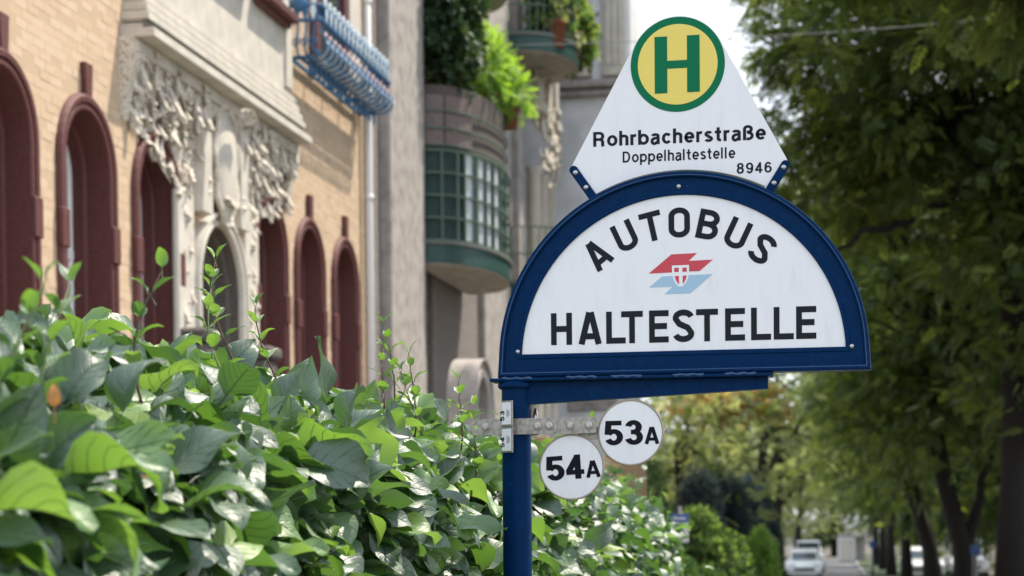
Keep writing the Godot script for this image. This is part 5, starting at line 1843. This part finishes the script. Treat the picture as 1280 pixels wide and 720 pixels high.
# ------------------------------------------------------------------ smaller things in the street
func make_street_things() -> void:
	# rounded stone gateway in the front gardens, seen over the hedge
	var gp := Vector3(-4.55, fall(-22.9), -22.9)
	var up := -gp.y
	var g := thing("garden_gateway", "pale round-arched gateway rising over the hedge left of the pole", "gateway", gp, "", FRONT)
	var st := begin()
	sweep(st, arch_path(0, .36, -.1, 3.22 + up, 24), false, [Vector2(0, -.20), Vector2(0, .10), Vector2(.02, .12), Vector2(.10, .12), Vector2(.12, .09), Vector2(.20, .09), Vector2(.215, .14), Vector2(.24, .14), Vector2(.24, -.22), Vector2(0, -.20)])
	done(st, g, "arch", M.smooth_stucco)
	st = begin()
	slab(st, arch_path(0, .36, .0, 3.22 + up, 20), -.16, -.12)
	done(st, g, "gate_leaf", M.cream_plaster)
	# wooden slat fence farther along the front gardens
	var fp := Vector3(-2.32, fall(-18), -18.2)
	var f := thing("wooden_fence", "tall brown wooden slat fence glimpsed behind the 53A disc", "fence", fp)
	var n := 46
	st = begin()
	box(st, Vector3(0, 0, 0), Vector3(.03, 2.62, .075), .006)
	var slat := finish(st)
	for k in n: put(f, "slat", slat, M.wood, Transform3D(Basis(), Vector3(.0, 1.31, 3.4 - 6.6 * k / (n - 1.0))))
	for y in [.35, 1.3, 2.4]:
		st = begin()
		box(st, Vector3(-.04, y, .1), Vector3(.045, .10, 6.8), .006)
		done(st, f, "rail", M.wood)
	for k in 4:
		st = begin()
		box(st, Vector3(-.10, 1.3, 3.3 - 2.15 * k), Vector3(.1, 2.8, .1), .01)
		done(st, f, "post", M.wood)
	# small timetable panel on its post
	var tp := Vector3(-1.90, fall(-21), -21.0)
	var t := thing("timetable_board", "small blue-headed information board on a post above the yellow-green shrub", "sign", tp)
	st = begin(true)
	tube(st, [Vector3(0, -.1, -.03), Vector3(0, 2.0 - tp.y, -.03)], [.025], 10)
	done(st, t, "post", M.steel)
	st = begin()
	box(st, Vector3(0, 1.92 - tp.y - .05, 0), Vector3(.20, .09, .02), .004)
	done(st, t, "header", M.board_blue)
	st = begin()
	box(st, Vector3(.01, 1.915 - tp.y - .05, .011), Vector3(.12, .022, .004), .001)
	box(st, Vector3(0, 1.762 - tp.y - .05, 0), Vector3(.20, .22, .018), .004)
	done(st, t, "sheet", M.board_white)
	# road signs between the trunks
	for k in 2:
		var a: Array = [[.20, -66.0, 2.15], [2.85, -48.0, 2.05]][k]
		var p := Vector3(a[0] + (.35 if k == 0 else .0), fall(a[1]), a[1])
		var o := thing("road_sign", ["blue road sign on a dark post at the left end of the tree row", "blue road sign between the trunks near the right edge"][k], "sign", p, "blue road signs among the trees")
		st = begin(true)
		tube(st, [Vector3(0, -.1, 0), Vector3(0, a[2] - .4, 0)], [.05], 10)
		done(st, o, "post", M.car_dark)
		st = begin()
		box(st, Vector3(0, a[2] - .5, .05), Vector3(.22, .22, .02), .01)
		done(st, o, "plate", M.board_blue)
	# thin wires across the street
	for k in 2:
		var a: Array = [[Vector3(-5.9, 9.35, -30), Vector3(9, 10.0, -30), .007], [Vector3(-5.9, 10.05, -44), Vector3(12, 10.3, -44), .008]][k]
		st = begin(true)
		var pts := []
		for i in 17:
			var q := i / 16.0
			pts.append((a[0] as Vector3).lerp(a[1], q) - Vector3(0, .35 * sin(PI * q), 0))
		tube(st, pts, [a[2]], 6)
		meta(done(st, self, "span_wire", M.wire), ["upper thin pale wire crossing the street in front of the trees", "lower thin wire crossing the street level with the stop name"][k], "wire", "wires over the street")
	# pale garage and houses that end the street
	var gz := -168.0
	var gb := thing("garage", "low pale grey garage at the end of the road", "garage", Vector3(-.5, fall(gz), gz))
	st = begin()
	box(st, Vector3(-.3, 1.0, 0), Vector3(1.5, 2.1, 3.0), .02)
	done(st, gb, "wall", M.pale_grey_stucco)
	st = begin()
	box(st, Vector3(.85, .95, -.3), Vector3(.8, 2.0, 2.4), .02)
	done(st, gb, "annex", M.smooth_stucco)
	st = begin()
	box(st, Vector3(.1, 2.1, -.1), Vector3(2.5, .12, 3.4), .02)
	done(st, gb, "roof", M.lead)
	st = begin()
	box(st, Vector3(-.3, .9, 1.52), Vector3(1.2, 1.75, .05), .01)
	done(st, gb, "door", M.pale_stone)
	for k in [0, 2]:
		var hp := Vector3([-11.0, -4.6, 9.5][k], fall(-188), -188.0)
		var hh := thing("far_house", ["small pale house far left of the road's end", "white house far behind the white car", "cream house far right behind the trees"][k], "house", hp, "small houses beyond the end of the street")
		st = begin()
		box(st, Vector3(0, 2.2, 0), Vector3(4.2, 4.6, 5.0), .03)
		done(st, hh, "wall", [M.cream_stucco, M.pale_grey_stucco, M.cream_stucco][k])
		st = begin()
		slab(st, PackedVector2Array([Vector2(-2.4, 4.5), Vector2(2.4, 4.5), Vector2(0, 6.4)]), -2.7, 2.7)
		done(st, hh, "roof", M.roof_tile)
		for j in 4:
			st = begin()
			box(st, Vector3(-1.0 + 2.0 * (j % 2), 1.3 + 1.9 * (j / 2), 2.51), Vector3(.8, 1.1, .06), .01)
			var w := done(st, hh, "window", M.white_paint)
			st = begin()
			box(st, Vector3(-1.0 + 2.0 * (j % 2), 1.3 + 1.9 * (j / 2), 2.53), Vector3(.64, .94, .05), .01)
			done(st, w, "pane", M.window_glass)
	make_balcony_plants()

func make_balcony_plants() -> void:
	var r := RandomNumberGenerator.new()
	r.seed = 12
	var feather := sprig(.26, 5, .09, r)
	var broad := spray(9, .12, .3, r)
	# front balcony of the grey house: dark evergreen at the wall, bright bamboo-like growth outside
	var list := [["evergreen_plant", "dark evergreen climbing the wall on the lower round balcony", Vector3(-5.62, 7.85, -26.95), Vector3(.36, 1.25, .70), [M.ivy_leaf, M.ivy_leaf, M.bush_leaf], broad, 1300, 1.35, 1.0],
		["leafy_plant", "bright lime-green feathery plant spilling over the lower round balcony", Vector3(-5.38, 7.85, -28.2), Vector3(.36, .55, .9), [M.lime_leaf, M.lime_leaf, M.bush_leaf_light], feather, 480, .72, .75],
		["leafy_plant", "second lime-green plant at the outer curve of the lower balcony", Vector3(-5.18, 7.8, -29.0), Vector3(.30, .36, .45), [M.lime_leaf, M.bush_leaf_light, M.lime_leaf], feather, 210, .55, .75],
		["flowering_plant", "leafy potted plant on the upper round balcony", Vector3(-5.35, 10.3, -34.5), Vector3(.38, .75, .8), [M.bush_leaf, M.bush_leaf_light, M.tree_leaf_sun_tint], broad, 520, .75, 1.2],
		["flowering_plant", "trailing green plant at the outer edge of the upper balcony", Vector3(-5.05, 10.3, -35.5), Vector3(.30, .6, .45), [M.bush_leaf_light, M.bush_leaf, M.tree_leaf_sun_fleck], broad, 340, .55, 1.2]]
	for a in list:
		var o := thing(a[0], a[1], "plant", a[2], "plants on the round balconies")
		var st := begin(true)
		lathe(st, [Vector2(0, .02), Vector2(.12, .02), Vector2(.16, .3), Vector2(.175, .3), Vector2(.175, .34), Vector2(.15, .34), Vector2(.14, .28), Vector2(0, .28)], 16)
		done(st, o, "pot", M.terracotta)
		st = begin(true)
		for k in 7: limb(st, Vector3(0, .25, 0), Vector3(0, a[7], 0) + randv(r) * a[3] * .45, .012, .004, r, .05, 4)
		done(st, o, "stems", M.twig_green)
		var heaps := [[], [], []]
		for k in a[6]:
			var d := randv(r).normalized()
			var p: Vector3 = Vector3(0, a[7], 0) + d * a[3] * pow(r.randf(), .35) * (1.0 + .25 * sin(d.x * 8.0 + d.y * 9.0))
			heaps[r.randi() % 3].append(Transform3D(leaf_basis(d + randv(r) * .5 + Vector3(0, -.15, 0), Vector3.UP + randv(r) * .35, r.randf_range(.7, 1.2) * a[8]), p))
		for k in 3: copies(o, "foliage", a[5], a[4][k], heaps[k])
	# loose pots on the upper balcony
	for k in 2:
		var o := thing("flower_pot", ["brown flower pot at the near end of the upper balcony", "second flower pot on the upper balcony"][k], "flower pot", Vector3(-5.25 + .15 * k, 10.22, -34.0 - .9 * k), "pots on the upper balcony")
		var st := begin(true)
		lathe(st, [Vector2(0, 0), Vector2(.16, 0), Vector2(.22, .42), Vector2(.24, .42), Vector2(.24, .48), Vector2(.2, .48), Vector2(.18, .4), Vector2(0, .4)], 18)
		done(st, o, "pot", M.terracotta)

# ------------------------------------------------------------------ cars
func make_car(label: String, at: Vector3, turn: float, paint: Material, van := false) -> Node3D:
	var o := thing("parked_car", label, "car", at, "cars parked down the street", Basis(Vector3.UP, turn))
	var side := Transform3D(Basis(Vector3(0, 0, 1), Vector3(0, 1, 0), Vector3(-1, 0, 0)), Vector3.ZERO)     # drawn in (length, height), thick across
	var rf := 1.85 if van else 1.47
	var low := PackedVector2Array([Vector2(-2.1, .32), Vector2(-2.15, .62), Vector2(-2.08, .82), Vector2(-1.9, .93), Vector2(.95, .96), Vector2(1.75, .84), Vector2(2.05, .68), Vector2(2.12, .45), Vector2(2.05, .26)])
	for c in [1.32, -1.28]:
		for q in arc(Vector2(c, .31), Vector2(.36, .36), 0, 180, 10): low.append(q)
	low.append(Vector2(-2.0, .26))
	var st := begin()
	slab(st, low, -.80, .80, side)
	var inner := PackedVector2Array()
	for p in low: inner.append(Vector2(p.x * .985, lerpf(p.y, .6, .05)))
	slab(st, inner, -.86, .86, side)
	var b := done(st, o, "body", paint)
	st = begin()
	var cab := PackedVector2Array([Vector2(-1.9 if van else -1.75, .92), Vector2(-1.8 if van else -1.2, rf - .06), Vector2(-1.6 if van else -.9, rf), Vector2(.05, rf), Vector2(.25, rf - .05), Vector2(1.0, .93)])
	slab(st, cab, -.66, .66, side)
	done(st, o, "cabin", paint)
	st = begin()
	var a := Vector2(.27, rf - .09)
	var c := Vector2(.96, .97)
	var nrm := Vector2(c.y - a.y, -(c.x - a.x)).normalized() * -.006
	slab(st, PackedVector2Array([a + nrm * 2.5, c + nrm * 2.5, c - nrm, a - nrm]), -.60, .60, side)
	done(st, o, "windscreen", M.car_glass)
	st = begin()
	slab(st, PackedVector2Array([Vector2(-1.15, .97), Vector2(-.95, rf - .12), Vector2(.08, rf - .12), Vector2(.72, .97)]), -.668, .668, side)
	done(st, o, "side_window", M.car_glass)
	for x in [-.6, .6]:
		st = begin()
		box(st, Vector3(x, .68, 2.04), Vector3(.34, .14, .1), .03)
		done(st, o, "headlight", M.lamp_lens)
		st = begin()
		box(st, Vector3(x * 1.1, .76, -2.11), Vector3(.22, .16, .06), .02)
		done(st, o, "tail_light", M.tail_lens)
		st = begin()
		box(st, Vector3(x * 1.55, .98, .72), Vector3(.16, .12, .08), .02)
		done(st, o, "mirror", paint)
	st = begin()
	box(st, Vector3(0, .50, 2.10), Vector3(1.0, .14, .05), .01)
	done(st, o, "grille", M.rubber)
	for x in [-.78, .78]:
		for z in [1.32, -1.28]:
			st = begin(true)
			lathe(st, [Vector2(.2, -.1), Vector2(.30, -.1), Vector2(.32, -.07), Vector2(.32, .07), Vector2(.30, .1), Vector2(.2, .1)], 22, Transform3D(Basis(Vector3.BACK, PI / 2), Vector3(x, .31, z)))
			var w := done(st, o, "wheel", M.rubber)
			st = begin()
			lathe(st, [Vector2(0, -.06), Vector2(.2, -.09), Vector2(.2, .09), Vector2(0, .06)], 14, Transform3D(Basis(Vector3.BACK, PI / 2), Vector3(x, .31, z)))
			done(st, w, "rim", M.car_silver)
	return o

func make_cars() -> void:
	var list := [["white car facing the camera, nearest of the cars parked on the left", -2.55, -97.0, "car_white", false], ["dark car parked just behind the white car", -2.75, -104.0, "car_dark", false], ["white van parked behind the dark car", -2.7, -112.0, "car_white", true], ["silver car farthest down the parked row", -2.8, -121.0, "car_silver", false],
		["white car glimpsed between the trunks on the right", 2.9, -88.0, "car_white", false], ["white van glimpsed between the dark trunks", 5.2, -94.0, "car_white", true]]
	for a in list: make_car(a[0], Vector3(a[1], fall(a[2]) - (.12 if a[1] < 0 else .0), a[2]), .02, M[a[3]], a[4])
